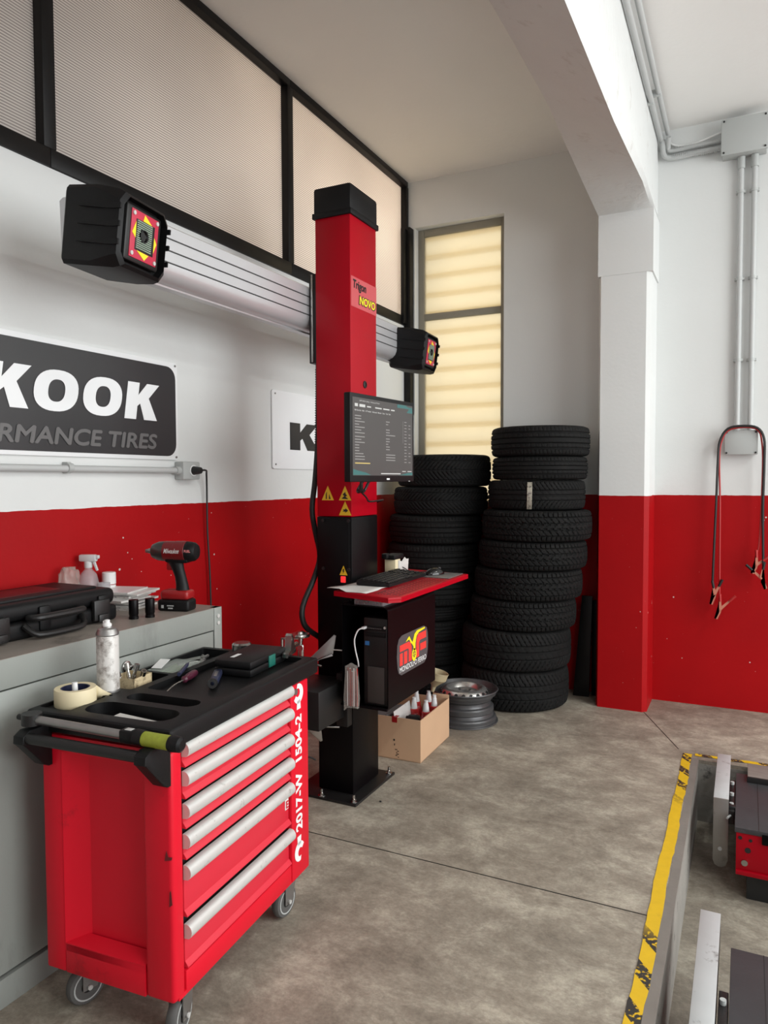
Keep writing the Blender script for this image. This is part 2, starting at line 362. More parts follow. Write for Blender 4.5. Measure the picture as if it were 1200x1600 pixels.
        bpy.data.objects.remove(ob); bpy.data.curves.remove(cu); bpy.data.meshes.remove(me)
        return s
    def mesh(s, name, m, inv=None, angle=32, recalc=True):
        if inv is not None: bmesh.ops.transform(s.bm, matrix=inv, verts=s.bm.verts)
        if recalc: bmesh.ops.recalc_face_normals(s.bm, faces=s.bm.faces)
        for f in s.bm.faces: f.smooth = True
        me = bpy.data.meshes.new(name); s.bm.to_mesh(me); s.bm.free()
        me.set_sharp_from_angle(angle=rad(angle))
        for k in (m if isinstance(m, (list, tuple)) else [m]): me.materials.append(M[k] if isinstance(k, str) else k)
        return me

def tagit(o, label=None, cat=None, group=None, kind=None):
    if label: o['label'] = label
    if cat: o['category'] = cat
    if group: o['group'] = group
    if kind: o['kind'] = kind
    return o

def islands(mb):
    """split a builder into one builder per separate piece"""
    seen = set(); out = []
    for v in mb.bm.verts:
        if v in seen: continue
        st = [v]; grp = []; seen.add(v)
        while st:
            w = st.pop(); grp.append(w)
            for e in w.link_edges:
                o = e.other_vert(w)
                if o not in seen: seen.add(o); st.append(o)
        n = MB(); mp = {w: n.bm.verts.new(w.co) for w in grp}
        for f in {f for w in grp for f in w.link_faces}: n.bm.faces.new([mp[w] for w in f.verts])
        out.append(n)
    mb.bm.free(); return out

class Thing:
    """an Empty with parts; parts are drawn in the thing's own frame unless world=True"""
    def __init__(s, name, label, cat, loc, rz=0.0, group=None, world=False, kind=None, mtx=None):
        s.o = bpy.data.objects.new(name, None); COL.objects.link(s.o); s.o.empty_display_size = .05
        s.m = mtx if mtx is not None else Matrix.Translation(loc) @ Matrix.Rotation(rz, 4, 'Z')
        s.o.matrix_world = s.m
        s.inv = s.m.inverted() if world else None
        tagit(s.o, label, cat, group, kind)
    def part(s, name, mb, m, parent=None, label=None, angle=32, recalc=True, kind=None):
        o = bpy.data.objects.new(name, mb.mesh(name, m, s.inv, angle, recalc)); COL.objects.link(o)
        o.parent = parent or s.o
        tagit(o, label, kind=kind)
        return o

def each(t, name, mb, m, parent=None, label=None, recalc=True):
    return [t.part(name, n, m, parent, label, recalc=recalc) for n in islands(mb)]

def single(name, mb, m, label, cat, loc=None, rz=0, group=None, angle=32, recalc=True, world=True, mtx=None):
    """a thing that is one mesh; world=True: vertices given in world coordinates, origin moved to loc"""
    mx = mtx if mtx is not None else Matrix.Translation(loc or (0, 0, 0)) @ Matrix.Rotation(rz, 4, 'Z')
    o = bpy.data.objects.new(name, mb.mesh(name, m, mx.inverted() if world else None, angle, recalc)); COL.objects.link(o)
    o.matrix_world = mx
    return tagit(o, label, cat, group)

def struct(name, mb, m, parent=None, recalc=True):
    o = bpy.data.objects.new(name, mb.mesh(name, m, None, 32, recalc)); COL.objects.link(o)
    if parent: o.parent = parent
    else: o['kind'] = 'structure'
    return o

def dup(root, mtx, label=None, group=None, skip=()):
    c = root.copy(); COL.objects.link(c); c.matrix_world = mtx
    if label: c['label'] = label
    if group: c['group'] = group
    for ch in root.children:
        d = ch.copy(); COL.objects.link(d); d.parent = c
        for g in ch.children:
            e = g.copy(); COL.objects.link(e); e.parent = d
    return c

X, Y, Z = Vector((1, 0, 0)), Vector((0, 1, 0)), Vector((0, 0, 1))
def T(*a): return Matrix.Translation(a)
def RX(a): return Matrix.Rotation(rad(a), 4, 'X')
def RY(a): return Matrix.Rotation(rad(a), 4, 'Y')
def RZ(a): return Matrix.Rotation(rad(a), 4, 'Z')

# ================================================================== THE ROOM
XW, YB, ZC = -2.37, 5.21, 3.78
b = MB()
b.box((-3.0, -3.2, -.2), (-.205, 5.4, 0)); b.box((-.205, 4.18, -.2), (5.2, 5.4, 0)); b.box((-.205, -3.2, -.2), (5.2, -.6, 0))
struct('floor', b, 'floor')
b = MB().box((-.205, -.6, -.5), (5.2, 4.18, -.33)); struct('floor', b, 'pitfloor')
b = MB()  # pit lining: near wall and far wall of the recess
b.box((-.24, -.6, -.33), (-.203, 4.18, -.02)); b.box((-.24, 4.178, -.33), (5.2, 4.22, -.02))
struct('trim_2', b, 'pitwall')
b = MB()
for i in range(24):
    y0 = -.6+i*.2; y1 = y0+.2
    if y1 > 4.19: y1 = 4.19
    w0 = .236+.004*sin(i*2.1); b.box((-w0, y0, -.02), (-.200, y1, .0015))
struct('trim_3', b, 'curb')
b = MB()
b.box((-1.9, 2.588, .0), (-.28, 2.592, .0012))
b.prism([(-.002, 0), (.002, 0), (.002, .70), (-.002, .70)], (-.585, 4.945, 0), Vector((.905, .425, 0)), Vector((.393, -.92, 0)).normalized(), -.0012)
struct('floor_joint', b, 'ink')
bpy.data.objects['floor_joint'].parent = bpy.data.objects['floor']
del bpy.data.objects['floor_joint']['kind']


b = MB().box((XW-.2, -3.2, 0), (XW, YB+.2, 2.68)); struct('wall_left', b, 'wall')
# back wall round the window (opening x -2.30..-1.60, z 1.2..3.42)
b = MB()
b.box((-1.60, YB, -.02), (5.2, YB+.22, ZC)); b.box((XW-.2, YB, 0), (-2.31, YB+.22, ZC))
b.box((-2.31, YB, 3.43), (-1.60, YB+.22, ZC)); b.box((-2.31, YB, 0), (-1.60, YB+.22, 1.28))
struct('wall_back', b, 'wall')
b = MB(); b.box((XW-.2, -3.2, ZC), (5.2, YB+.22, ZC+.15)); struct('ceiling', b, 'ceil')
# right and front walls with open doorways where daylight enters
b = MB(); b.box((4.95, -3.2, 0), (5.15, -1.6, ZC)); b.box((4.95, 4.75, 0), (5.15, YB+.2, ZC)); b.box((4.95, -1.6, 3.6), (5.15, 4.75, ZC)); struct('wall_right', b, 'wall')
b = MB(); b.box((XW-.2, -3.2, 0), (-.8, -3.0, ZC)); b.box((3.6, -3.2, 0), (5.15, -3.0, ZC)); b.box((-.8, -3.2, 3.4), (3.6, -3.0, ZC)); struct('wall_front', b, 'wall')

# pillar and the deep beam that springs from it
b = MB()
x0, x1, yf = -.868, -.548, 4.885
ch = .028
for (z0, z1, c) in ((0, 2.80, ch), (2.80, 3.19, .0)):
    poly = [(x0, YB+.05), (x0, yf+c), (x0+c*.5, yf), (x1-c, yf), (x1, yf+c), (x1, YB+.05)] if c else [(x0-.005, YB+.05), (x0-.005, yf-.004), (x1+.01, yf-.004), (x1+.01, YB+.05)]
    b.prism(poly, (0, 0, z0), X, Y, z1-z0)
struct('trim_1', b, 'wall')
# beam profile along y, underside shifts
b = MB()
ys = [YB+.05, 4.87, 4.45, 3.9, 3.45, 2.95, 2.45, 1.5, 0, -3.1]
zl = [3.19, 3.185, 3.21, 3.235, 3.262, 3.258, 3.25, 3.25, 3.25, 3.25]
zr = [3.19, 3.19, 3.195, 3.14, 3.10, 3.08, 3.06, 3.06, 3.06, 3.06]
zk = [3.20, 3.20, 3.215, 3.195, 3.175, 3.165, 3.155, 3.16, 3.16, 3.16]
rings = []
for i, y in enumerate(ys):
    j = .006*sin(i*5.1)
    rings.append([b.bm.verts.new(p) for p in ((x0+j, y, zl[i]), (-.70, y, (zl[i]+zr[i])/2), (x1-.006, y, zr[i]), (x1+.012, y, zk[i]), (x1-.002, y, zk[i]+.004), (x1-.002, y, ZC+.02), (x0+j, y, ZC+.02))])
for A, B in zip(rings, rings[1:]):
    for k in range(7): b.bm.faces.new((A[k], A[(k+1) % 7], B[(k+1) % 7], B[k]))
b.bm.faces.new(rings[-1])
struct('trim_4', b, 'wallclean')

# ---- glazed screen above the left wall: panes of fluted polycarbonate in a black frame
zb0, zb1, zt = 2.68, 2.75, 3.74
mull = [-1.3, .33, 1.955, 3.582, YB-.01]
for i in range(4):
    b = MB(); b.box((XW-.045, mull[i], zb1), (XW-.035, mull[i+1], zt))
    p = struct('window_%d' % (i+1), b, 'poly')
    f = MB(); y0, y1 = mull[i], mull[i+1]
    f.box((XW-.05, y0-.001, zb0), (XW+.012, y1-.001, zb1), .004)
    f.box((XW-.05, y0-.001, zt), (XW+.012, y1-.001, ZC), .004)
    f.box((XW-.05, y0-.028, zb1), (XW+.010, y0+.028, zt), .004)
    if i == 3: f.box((XW-.05, y1-.03, zb1), (XW+.012, y1+.008, zt), .004)
    struct('window_frame', f, 'frame', p)
b = MB()
b.box((XW-.2, -3.2, zb0), (XW, -1.33, ZC)); o = struct('wall_left', b, 'wallclean')
# dark steel upright in the corner beside the window
b = MB(); b.box((XW+.002, YB-.075, 2.0), (XW+.055, YB-.004, 3.42), .004); b.box((XW+.0025, YB-.13, 2.69), (XW+.03, YB-.07, 3.40), .003)
struct('trim_5', b, 'frame')

# ---- corner window with frosted panes, shutter outside
wn = Thing('window_5', None, None, (-1.95, YB+.09, 2.35), world=True, kind='structure')
f = MB(); yw0, yw1 = YB+.07, YB+.115
f.box((-2.31, yw0, 1.28), (-2.26, yw1, 3.43), .004); f.box((-1.645, yw0, 1.28), (-1.60, yw1, 3.43), .004)
f.box((-2.26, yw0, 3.375), (-1.645, yw1, 3.43), .004); f.box((-2.26, yw0, 2.735), (-1.645, yw1, 2.785), .004); f.box((-2.26, yw0, 1.28), (-1.645, yw1, 1.33), .004)
M['winfr'] = mat('putty_window_paint', (.27, .25, .20), .5)
wn.part('window_frame', f, 'winfr')
for (z0, z1) in ((1.33, 2.735), (2.785, 3.375)):
    wn.part('pane', MB().box((-2.262, YB+.088, z0-.002), (-1.643, YB+.094, z1+.002)), 'pane')
f = MB(); z = 1.2
while z < 3.5:
    f.prism([(0, 0), (.010, .02), (.016, .07), (.010, .12), (0, .142), (.003, .142), (.014, .12), (.020, .07), (.014, .02), (.003, 0)],
            (-2.42, YB+.135, z), Y, Z, .95); z += .145
sh_ = wn.part('shutter', f, 'slat')
M['rail'] = frosted('shutter_shade_band', (.88, .80, .64), .0)  # strips added to stand in for the shade lines between slats
f = MB(); z = 1.2
while z < 3.5:
    f.box((-2.42, YB+.128, z-.022), (-1.47, YB+.134, z+.018), .002); z += .145
wn.part('shutter_shade_band', f, 'rail', sh_)

# ================================================================== SIGNS ON THE LEFT WALL
def rrect(w, h, r, n=6, corners=(1, 1, 1, 1)):
    P = []
    for i, (cx, cy, a) in enumerate(((w-r, r, -90), (w-r, h-r, 0), (r, h-r, 90), (r, r, 180))):
        if corners[i]:
            for k in range(n+1):
                t = rad(a+90*k/n); P.append((cx+r*cos(t), cy+r*sin(t)))
        else: P.append(((w, 0), (w, h), (0, h), (0, 0))[i])
    return P
def letterK(x, w, h, sl=0.0):
    s = .36
    P = [(0, 0), (s, 0), (s, .36), (.44, .44), (.62, 0), (1.04, 0), (.70, .60), (1.0, 1), (.60, 1), (s, .66), (s, 1), (0, 1)]
    return [(x+p[0]*w+sl*p[1]*h, p[1]*h) for p in P]
def ringO(b, o, ux, uy, x, w, h, sl, t=.34, n=36, lift=.0015):
    o = Vector(o); out = []; inn = []
    for k in range(n):
        a = 2*pi*k/n; e = .84
        c, s_ = cos(a), sin(a); sg = lambda q: (abs(q)**e)*(1 if q > 0 else -1)
        nn = Vector(ux).cross(Vector(uy)).normalized()*lift
        yo = .5+.5*sg(s_); yi = .5+.27*sg(s_)
        out.append(b.bm.verts.new(o+Vector(ux)*(x+w*(.5+.5*sg(c))+sl*yo*h)+Vector(uy)*(yo*h)+nn))
        inn.append(b.bm.verts.new(o+Vector(ux)*(x+w*(.5+.5*(1-2*t)*sg(c))+sl*yi*h)+Vector(uy)*(yi*h)+nn))
    for k in range(n): b.bm.faces.new((out[k], out[(k+1) % n], inn[(k+1) % n], inn[k]))

# looking at the wall from inside: text runs along +y; ux = Y, uy = Z, normal = +x
sg = Thing('tire_sign', 'large charcoal wall sign with bold white letters over grey PERFORMANCE TIRES, above the grey conduit', 'sign', (XW, 1.6, 1.6), world=True)
sy0 = .55
b = MB().prism(rrect(2.615-sy0, .442, .012), (XW+.002, sy0, 1.596), Y, Z, .010, .001); sg.part('backing_panel', b, 'signw')
b = MB().prism(rrect(2.595-sy0, .405, .055), (XW+.0125, sy0+.005, 1.612), Y, Z, .002); sg.part('printed_face', b, 'signb')
lx = XW+.016
b = MB()
def put(poly, depth=.0015, z0=1.765, y0=0): b.prism(poly, (lx, y0, z0), Y, Z, depth)
hh = .158; sl = .16
put(letterK(1.640, .178, hh, sl)); ringO(b, (lx, 0, 1.765), Y, Z, 1.838, .200, hh, sl, .31); ringO(b, (lx, 0, 1.765), Y, Z, 2.062, .200, hh, sl, .31)
put(letterK(2.286, .182, hh, sl))
# letters further left, beyond the picture edge
def bars(L): 
    for P in L: put([(p[0]-.055+sl*p[1], p[1]) for p in P])
bars([[(1.50, 0), (1.55, 0), (1.55, hh), (1.50, hh)], [(1.63, 0), (1.68, 0), (1.68, hh), (1.63, hh)], [(1.551, hh), (1.629, 0), (1.629, .07), (1.551, hh-.001)]])
bars([[(1.27, 0), (1.325, 0), (1.40, hh), (1.35, hh)], [(1.435, 0), (1.49, 0), (1.401, hh), (1.401, hh-.06)]])
bars([[(1.08, 0), (1.13, 0), (1.13, hh), (1.08, hh)], [(1.20, 0), (1.25, 0), (1.25, hh), (1.20, hh)], [(1.131, .06), (1.199, .06), (1.199, .1), (1.131, .1)]])
sg.part('lettering', b, 'signw', label='bold white lettering')
b = MB()
for (dy, dz, k) in ((0, 0, 0), (.0035, 0, .0002), (.0070, 0, .0004), (.0035, .0030, .0006), (.0035, -.0026, .0008)):
    b.text('PERFORMANCE TIRES', (lx, 1.36+dy, 1.642+dz), Y, Z, 1.100, .062, shear=.2, lift=.0012+k)
sg.part('lettering', b, 'signg', label='small grey lettering')
b = MB()
for (y, z) in ((2.60, 1.608), (2.60, 2.025)): b.cyl((XW+.01, y, z), (XW+.016, y, z), .005, seg=10)
each(sg, 'screw', b, 'steel')

sg = Thing('wall_sign', 'white wall sign with a heavy black K, half hidden behind the red column', 'sign', (XW, 3.9, 1.56), world=True)
b = MB().prism(rrect(1.1, .44, .015), (XW+.002, 3.372, 1.565), Y, Z, .008, .001); sg.part('panel', b, 'signw')
b = MB().prism(letterK(3.545, .30, .158, 0), (XW+.0105, 0, 1.676), Y, Z, .001); sg.part('lettering', b, 'signb')
b = MB()
for (y, z) in ((3.40, 1.59), (3.40, 1.985)): b.cyl((XW+.008, y, z), (XW+.014, y, z), .005, seg=10)
each(sg, 'screw', b, 'steel')

# conduit with socket box
c = Thing('wall_conduit', 'grey steel conduit running under the charcoal sign to a socket box', 'conduit', (XW, 1.6, 1.54), world=True)
c.part('pipe', MB().cyl((XW+.028, -.6, 1.553), (XW+.028, 2.585, 1.547), .0135, seg=16), 'pipe')
for y in (.4, 1.99):
    c.part('pipe_clip', MB().cyl((XW+.028, y-.012, 1.551), (XW+.028, y+.012, 1.551), .0185, seg=16).box((XW, y-.01, 1.53), (XW+.03, y+.01, 1.574), .003), 'lgrey')
bx = c.part('socket_box', MB().box((XW, 2.60, 1.505), (XW+.055, 2.715, 1.588), .006).cyl((XW+.028, 2.575, 1.547), (XW+.028, 2.605, 1.547), .019), 'lgrey')
c.part('socket_cover', MB().cyl((XW+.055, 2.668, 1.547), (XW+.058, 2.668, 1.547), .026, seg=24), 'white', bx)
b = MB().cyl((XW+.056, 2.668, 1.547), (XW+.098, 2.668, 1.547), .021, .015).tube([(XW+.095, 2.668, 1.547), (XW+.085, 2.72, 1.548), (XW+.05, 2.765, 1.53), (XW+.03, 2.79, 1.46), (XW+.022, 2.80, 1.25), (XW+.022, 2.815, 1.0), (XW+.022, 2.82, .6), (XW+.03, 2.82, .05)], .0045)
single('power_cord', b, 'ink', 'black mains cord hanging from the socket box down the red wall', 'cord', (XW+.02, 2.79, 0))

# ================================================================== RIGHT HAND SERVICES
YR = YB
t = Thing('junction_box', 'large pale grey junction box high on the back wall under the ceiling', 'junction box', (-.04, YR, 3.61), world=True)
t.part('box_body', MB().box((-.165, YR-.10, 3.515), (.085, YR, 3.725), .006), 'lgrey')
t.part('lid', MB().box((-.17, YR-.112, 3.51), (.09, YR-.095, 3.73), .005), 'lgrey')
b = MB()
for x in (-.155, .075):
    for z in (3.525, 3.715): b.cyl((x, YR-.116, z), (x, YR-.11, z), .006, seg=8)
each(t, 'screw', b, 'ink')
for i, x in enumerate((-.055, .021)):
    t = Thing('wall_conduit', ('left' if i == 0 else 'right')+' of the two grey vertical conduits on the back wall between the junction boxes', 'conduit', (x, YR, 2.6), world=True)
    t.part('pipe', MB().cyl((x, YR-.03, 1.80), (x, YR-.03, 3.512), .0165, seg=16), 'pipe')
    t.part('collar', MB().cyl((x, YR-.03, 3.44), (x, YR-.03, 3.513), .022, seg=16), 'lgrey')
    for z in (2.25, 2.76, 3.30):
        t.part('pipe_clip', MB().box((x-.028, YR-.03, z-.008), (x+.028, YR, z+.008), .002).cyl((x, YR-.03, z-.009), (x, YR-.03, z+.009), .0195, seg=16), 'lgrey')
t = Thing('junction_box', 'small pale grey junction box on the back wall behind the hanging jumper cables', 'junction box', (-.03, YR, 1.72), world=True)
t.part('box_body', MB().box((-.12, YR-.055, 1.655), (.062, YR, 1.80), .005), 'lgrey')
t.part('lid', MB().box((-.124, YR-.068, 1.651), (.066, YR-.053, 1.804), .004), 'lgrey')
b = MB()
for x in (-.112, .054):
    for z in (1.663, 1.792): b.cyl((x, YR-.072, z), (x, YR-.066, z), .006, seg=8)
each(t, 'screw', b, 'ink')
# conduits along beam and ceiling
for i, (x, zz) in enumerate(((x1+.02, 3.70), (x1+.060, 3.74))):
    t = Thing('ceiling_conduit', ('lower' if i == 0 else 'upper')+' of the two pale conduits running along the ceiling edge of the beam', 'conduit', (x, 3, zz), world=True)
    t.part('pipe', MB().cyl((x, -2.5, zz), (x, YR-.05, zz), .015, seg=14), 'pipe')
    for y in (4.6, 3.3, 2.3, 1.2): t.part('pipe_clip', MB().box((x1-.02, y-.01, zz-.02), (x+.012, y+.01, zz+.02), .003), 'lgrey')
for i, (zz, r) in enumerate(((3.585, .019), (3.63, .016))):
    pts = [(x1+.03+.04*i, YR-.06-.03*i, 3.70), (x1+.035+.03*i, YR-.045, zz+.03), (x1+.08, YR-.035, zz), (-.30, YR-.035, zz+.004), (-.17, YR-.035, zz+.006)]
    b = MB()
    P = pts
    b.tube(P, r*.86, 10)
    for k in range(26):
        xx = x1+.09+k*.0112; b.cyl((xx, YR-.035, zz+.003), (xx+.005, YR-.035, zz+.003), r, seg=10)
    single('corrugated_hose', b, 'pipe', ('lower' if i == 0 else 'upper')+' corrugated grey hose from the beam corner to the large junction box', 'hose', (-.35, YR, zz))
b = MB().tube([(x1+.055, YR-.03, 3.76), (x1+.06, YR-.02, 3.70), (x1+.12, YR-.02, 3.66), (x1+.22, YR-.02, 3.655), (-.17, YR-.03, 3.69)], .007)
single('white_cable', b, 'white', 'thin white cable curving from the ceiling corner into the large junction box', 'cable', (-.35, YR, 3.66))

# jumper cables over the small box
jc = Thing('jumper_cables', 'black and red jumper cables draped over the small junction box with copper clips hanging', 'jumper cables', (-.03, YR-.03, 1.81), world=True)
yy = YR-.085
jc.part('black_cable', MB().tube([(-.180, yy, .835), (-.176, yy, 1.0), (-.166, yy, 1.35), (-.160, yy, 1.62), (-.150, yy-.005, 1.74), (-.105, yy-.01, 1.815), (-.02, yy-.01, 1.830), (.06, yy-.01, 1.815), (.098, yy-.005, 1.75), (.103, yy, 1.62), (.100, yy, 1.3), (.108, yy, .95)], .0075, 8), 'ink', label='black cable')
jc.part('red_cable', MB().tube([(-.138, yy+.01, .75), (-.141, yy+.01, 1.0), (-.144, yy+.01, 1.35), (-.152, yy+.012, 1.62), (-.140, yy+.01, 1.74), (-.09, yy+.012, 1.812), (.05, yy+.012, 1.812), (.088, yy+.01, 1.72), (.094, yy+.01, 1.5), (.083, yy+.01, 1.1), (.066, yy+.01, 1.03)], .0055, 8), 'cabred', label='red cable')
def clip(tip, piv, g1, g2, col1, col2):
    def V(p, dy=0): return Vector((p[0], yy+dy, p[1]))
    b = MB()
    for s_, (gp, dy) in enumerate(((g1, -.006), (g2, .004))):
        P0_, P1_, T0_ = V(gp, dy), V(piv, dy), V(tip, dy)
        side = 1 if s_ else -1
        d1 = (P1_-P0_).normalized(); n1 = Vector((-d1.z, 0, d1.x)); d2 = (T0_-P1_).normalized(); n2 = Vector((-d2.z, 0, d2.x))
        out = [P0_+n1*.004, P1_+n1*.009, P1_+d2*.022+n2*.011*side, T0_+n2*.010*side, T0_+n2*.001, P1_+d2*.025+n2*.002, P1_-n1*.009, P0_-n1*.004]
        A = [b.bm.verts.new(v) for v in out]; B = [b.bm.verts.new(v+Y*.003) for v in out]
        b.bm.faces.new(A); b.bm.faces.new(list(reversed(B)))
        for k in range(8): b.bm.faces.new((A[k], A[(k+1) % 8], B[(k+1) % 8], B[k]))
    b.cyl(V(piv, -.012), V(piv, .012), .006, seg=12)
    c = jc.part('clip', b, 'copper', label='copper clip')
    for gp, cc in ((g1, col1), (g2, col2)):
        d = (V(piv)-V(gp)).normalized(); jc.part('clip_grip', MB().cyl(V(gp)-d*.012, V(gp)+d*.036, .0085, seg=12), cc, c)
def qx(px_, py_): return (-.139+(px_-1125)*.0037, .846-(py_-905)*.00425+.0002*(px_-1125))
clip(qx(1112, 941), qx(1118, 925), qx(1114, 908), qx(1128, 906), 'ink', 'ink')
clip(qx(1120, 963), qx(1127, 948), qx(1126, 928), qx(1148, 930), 'cabred', 'cabred')
clip(qx(1175, 894), qx(1182, 881), qx(1181, 862), qx(1199, 870), 'cabred', 'cabred')
clip(qx(1196, 917), qx(1189, 901), qx(1193, 880), qx(1168, 883), 'ink', 'ink')
a_, c_ = qx(1114, 900), qx(1126, 925)

# ================================================================== WHEEL ALIGNER COLUMN
cx0, cx1, cy0, cy1 = -1.826, -1.638, 2.968, 3.232
co = Thing('alignment_column', 'tall red and black steel column with a black cap, bolted to the floor', 'machine column', ((cx0+cx1)/2, (cy0+cy1)/2, 0), world=True)
co.part('column_body', MB().box((cx0, cy0, 1.328), (cx1, cy1, 2.74), .006), 'red', label='glossy red upper column')
co.part('lower_body', MB().box((cx0-.001, cy0-.001, .014), (cx1+.001, cy1+.001, 1.327), .005), 'blackp', label='black lower column')
co.part('access_panel', MB().box((cx0+.012, cy0-.005, .40), (cx1-.012, cy0, 1.318), .002), 'blackp')
b = MB().box((cx0-.006, cy0-.006, 2.725), (cx1+.006, cy1+.006, 2.858), .014).box((cx0-.010, cy0-.010, 2.715), (cx1+.010, cy1+.010, 2.742), .004)
co.part('cap', b, 'black', label='black plastic cap')
pl = co.part('base_plate', MB().box((-1.93, 2.882, 0), (-1.578, 3.30, .012), .002), 'blackm', label='black steel floor plate')
for (x, y) in ((-1.60, 2.905), (-1.60, 3.275), (-1.905, 2.905), (-1.77, 2.90)):
    co.part('bolt', MB().cyl((x, y, .012), (x, y, .026), .011, seg=6).cyl((x, y, .026), (x, y, .045), .006, seg=10).cyl((x, y, .010), (x, y, .015), .017, seg=16), 'chrome', pl)
b = MB()
for x in (-1.79, -1.652):
    for z in (1.31, 1.082): co.part('screw', MB().cyl((x, cy0-.010, z), (x, cy0-.004, z), .008, seg=12), 'blackm')
# warning stickers on the near face (normal -y): ux = X, uy = Z -> normal = X x Z = -Y
def tri(b, cx_, cz, w, h, y): b.prism([(-w/2, 0), (w/2, 0), (0, h)], (cx_, y, cz), X, Z, .001)
for (x, z, w, h) in ((-1.765, 1.405, .066, .068), (-1.672, 1.405, .066, .068), (-1.672, 1.335, .066, .066), (-1.680, 1.055, .042, .044)):
    yy0 = cy0 - (.0055 if z < 1.1 else .0005)
    b = MB(); b.prism([(-w/2, 0), (w/2, 0), (0, h)], (x, yy0, z), X, Z, .001)
    st = co.part('warning_sticker', b, 'yellow', label='yellow triangular warning sticker')
    k = MB()
    o = Vector((x, yy0-.0012, z)); s = h
    if z < 1.1: k.prism([(-.002, .030), (.005, .030), (.001, .020), (.006, .020), (-.003, .006), (0, .017), (-.005, .017)], o, X, Z, .0006)
    elif x < -1.7: k.prism([(-.011, .006), (-.005, .006), (-.005, .040), (-.010, .030)], o, X, Z, .0006); k.prism([(.006, .006), (.016, .006), (.008, .030)], o, X, Z, .0006)
    elif z > 1.39: k.prism([(-.018, .008), (-.004, .020), (-.012, .028), (.002, .040), (.004, .030), (.012, .022), (.002, .018), (.018, .006)], o, X, Z, .0006)
    else: k.prism([(-.014, .018), (.002, .018), (.002, .012), (.016, .023), (.002, .034), (.002, .028), (-.012, .028), (-.006, .023)], o, X, Z, .0006)
    co.part('pictogram', k, 'ink', st)
co.part('pilot_lamp', MB().box((-1.694, cy0-.011, 1.020), (-1.668, cy0-.004, 1.050), .003), 'redlamp', label='small red pilot lamp')
# name decal on the +x face: ux = Y, uy = Z
fx = cx1+.0006
dc = co.part('name_decal', MB().quad((fx, cy0+.006, 2.302), (fx, cy1-.002, 2.302), (fx, cy1-.002, 2.440), (fx, cy0+.006, 2.440)), 'decal', recalc=False)
co.part('lettering', MB().text('Trigon', (fx+.0004, cy0+.018, 2.376), Y, Z, .132, .052, bold=.028, shear=.12), 'ink', dc, label='black Trigon lettering', recalc=False)
co.part('lettering', MB().text('NOVO', (fx+.0004, cy0+.078, 2.320), Y, Z, .172, .046, bold=.075, shear=.1), 'ink', dc, label='black outline of the NOVO lettering', recalc=False)
co.part('lettering', MB().text('NOVO', (fx+.0008, cy0+.084, 2.324), Y, Z, .160, .038, bold=.03, shear=.1), 'logoyel', dc, label='yellow NOVO lettering', recalc=False)
co.part('grommet', MB().lathe([(0, .002), (.009, .002), (.010, .006), (.017, .004), (.018, 0)], (cx1, 3.105, 1.955), X, 20), 'ink')
# carriage rail behind the column
b = MB().box((-1.872, 2.985, 2.055), (-1.826, 3.20, 2.475), .003); ra = co.part('carriage_rail', b, 'blackm')
co.part('guide_strip', MB().box((-1.858, 2.980, 2.06), (-1.848, 2.986, 2.47), .001), 'chrome', ra)

# ---- measuring beam
bmX = -1.872
be = Thing('camera_beam', 'long silver grooved aluminium crossbeam mounted behind the red column, camera head at each end', 'measuring beam', (-1.94, 3.05, 2.32), world=True)
prof = [(0, 2.412), (0, 2.373), (-.004, 2.372), (-.004, 2.368), (0, 2.367), (0, 2.330), (-.004, 2.329), (-.004, 2.325), (0, 2.324), (0, 2.287), (-.004, 2.286), (-.004, 2.282), (0, 2.281), (-.003, 2.262), (-.012, 2.243), (-.028, 2.228), (-.048, 2.221), (-.062, 2.220), (-.064, 2.214), (-.10, 2.214), (-.14, 2.24), (-.145, 2.412), (-.13, 2.42), (-.01, 2.42)]
b = MB(); b.prism([(p[0], p[1]) for p in prof], (bmX, 1.70, 0), X, Z, -2.62)
be.part('beam_profile', b, 'alub', angle=24)
b = MB()
for z in (2.370, 2.327, 2.284): b.box((bmX-.0038, 1.71, z-.0021), (bmX-.0030, 4.31, z+.0021))
be.part('groove', b, 'ink', label='black groove lines')

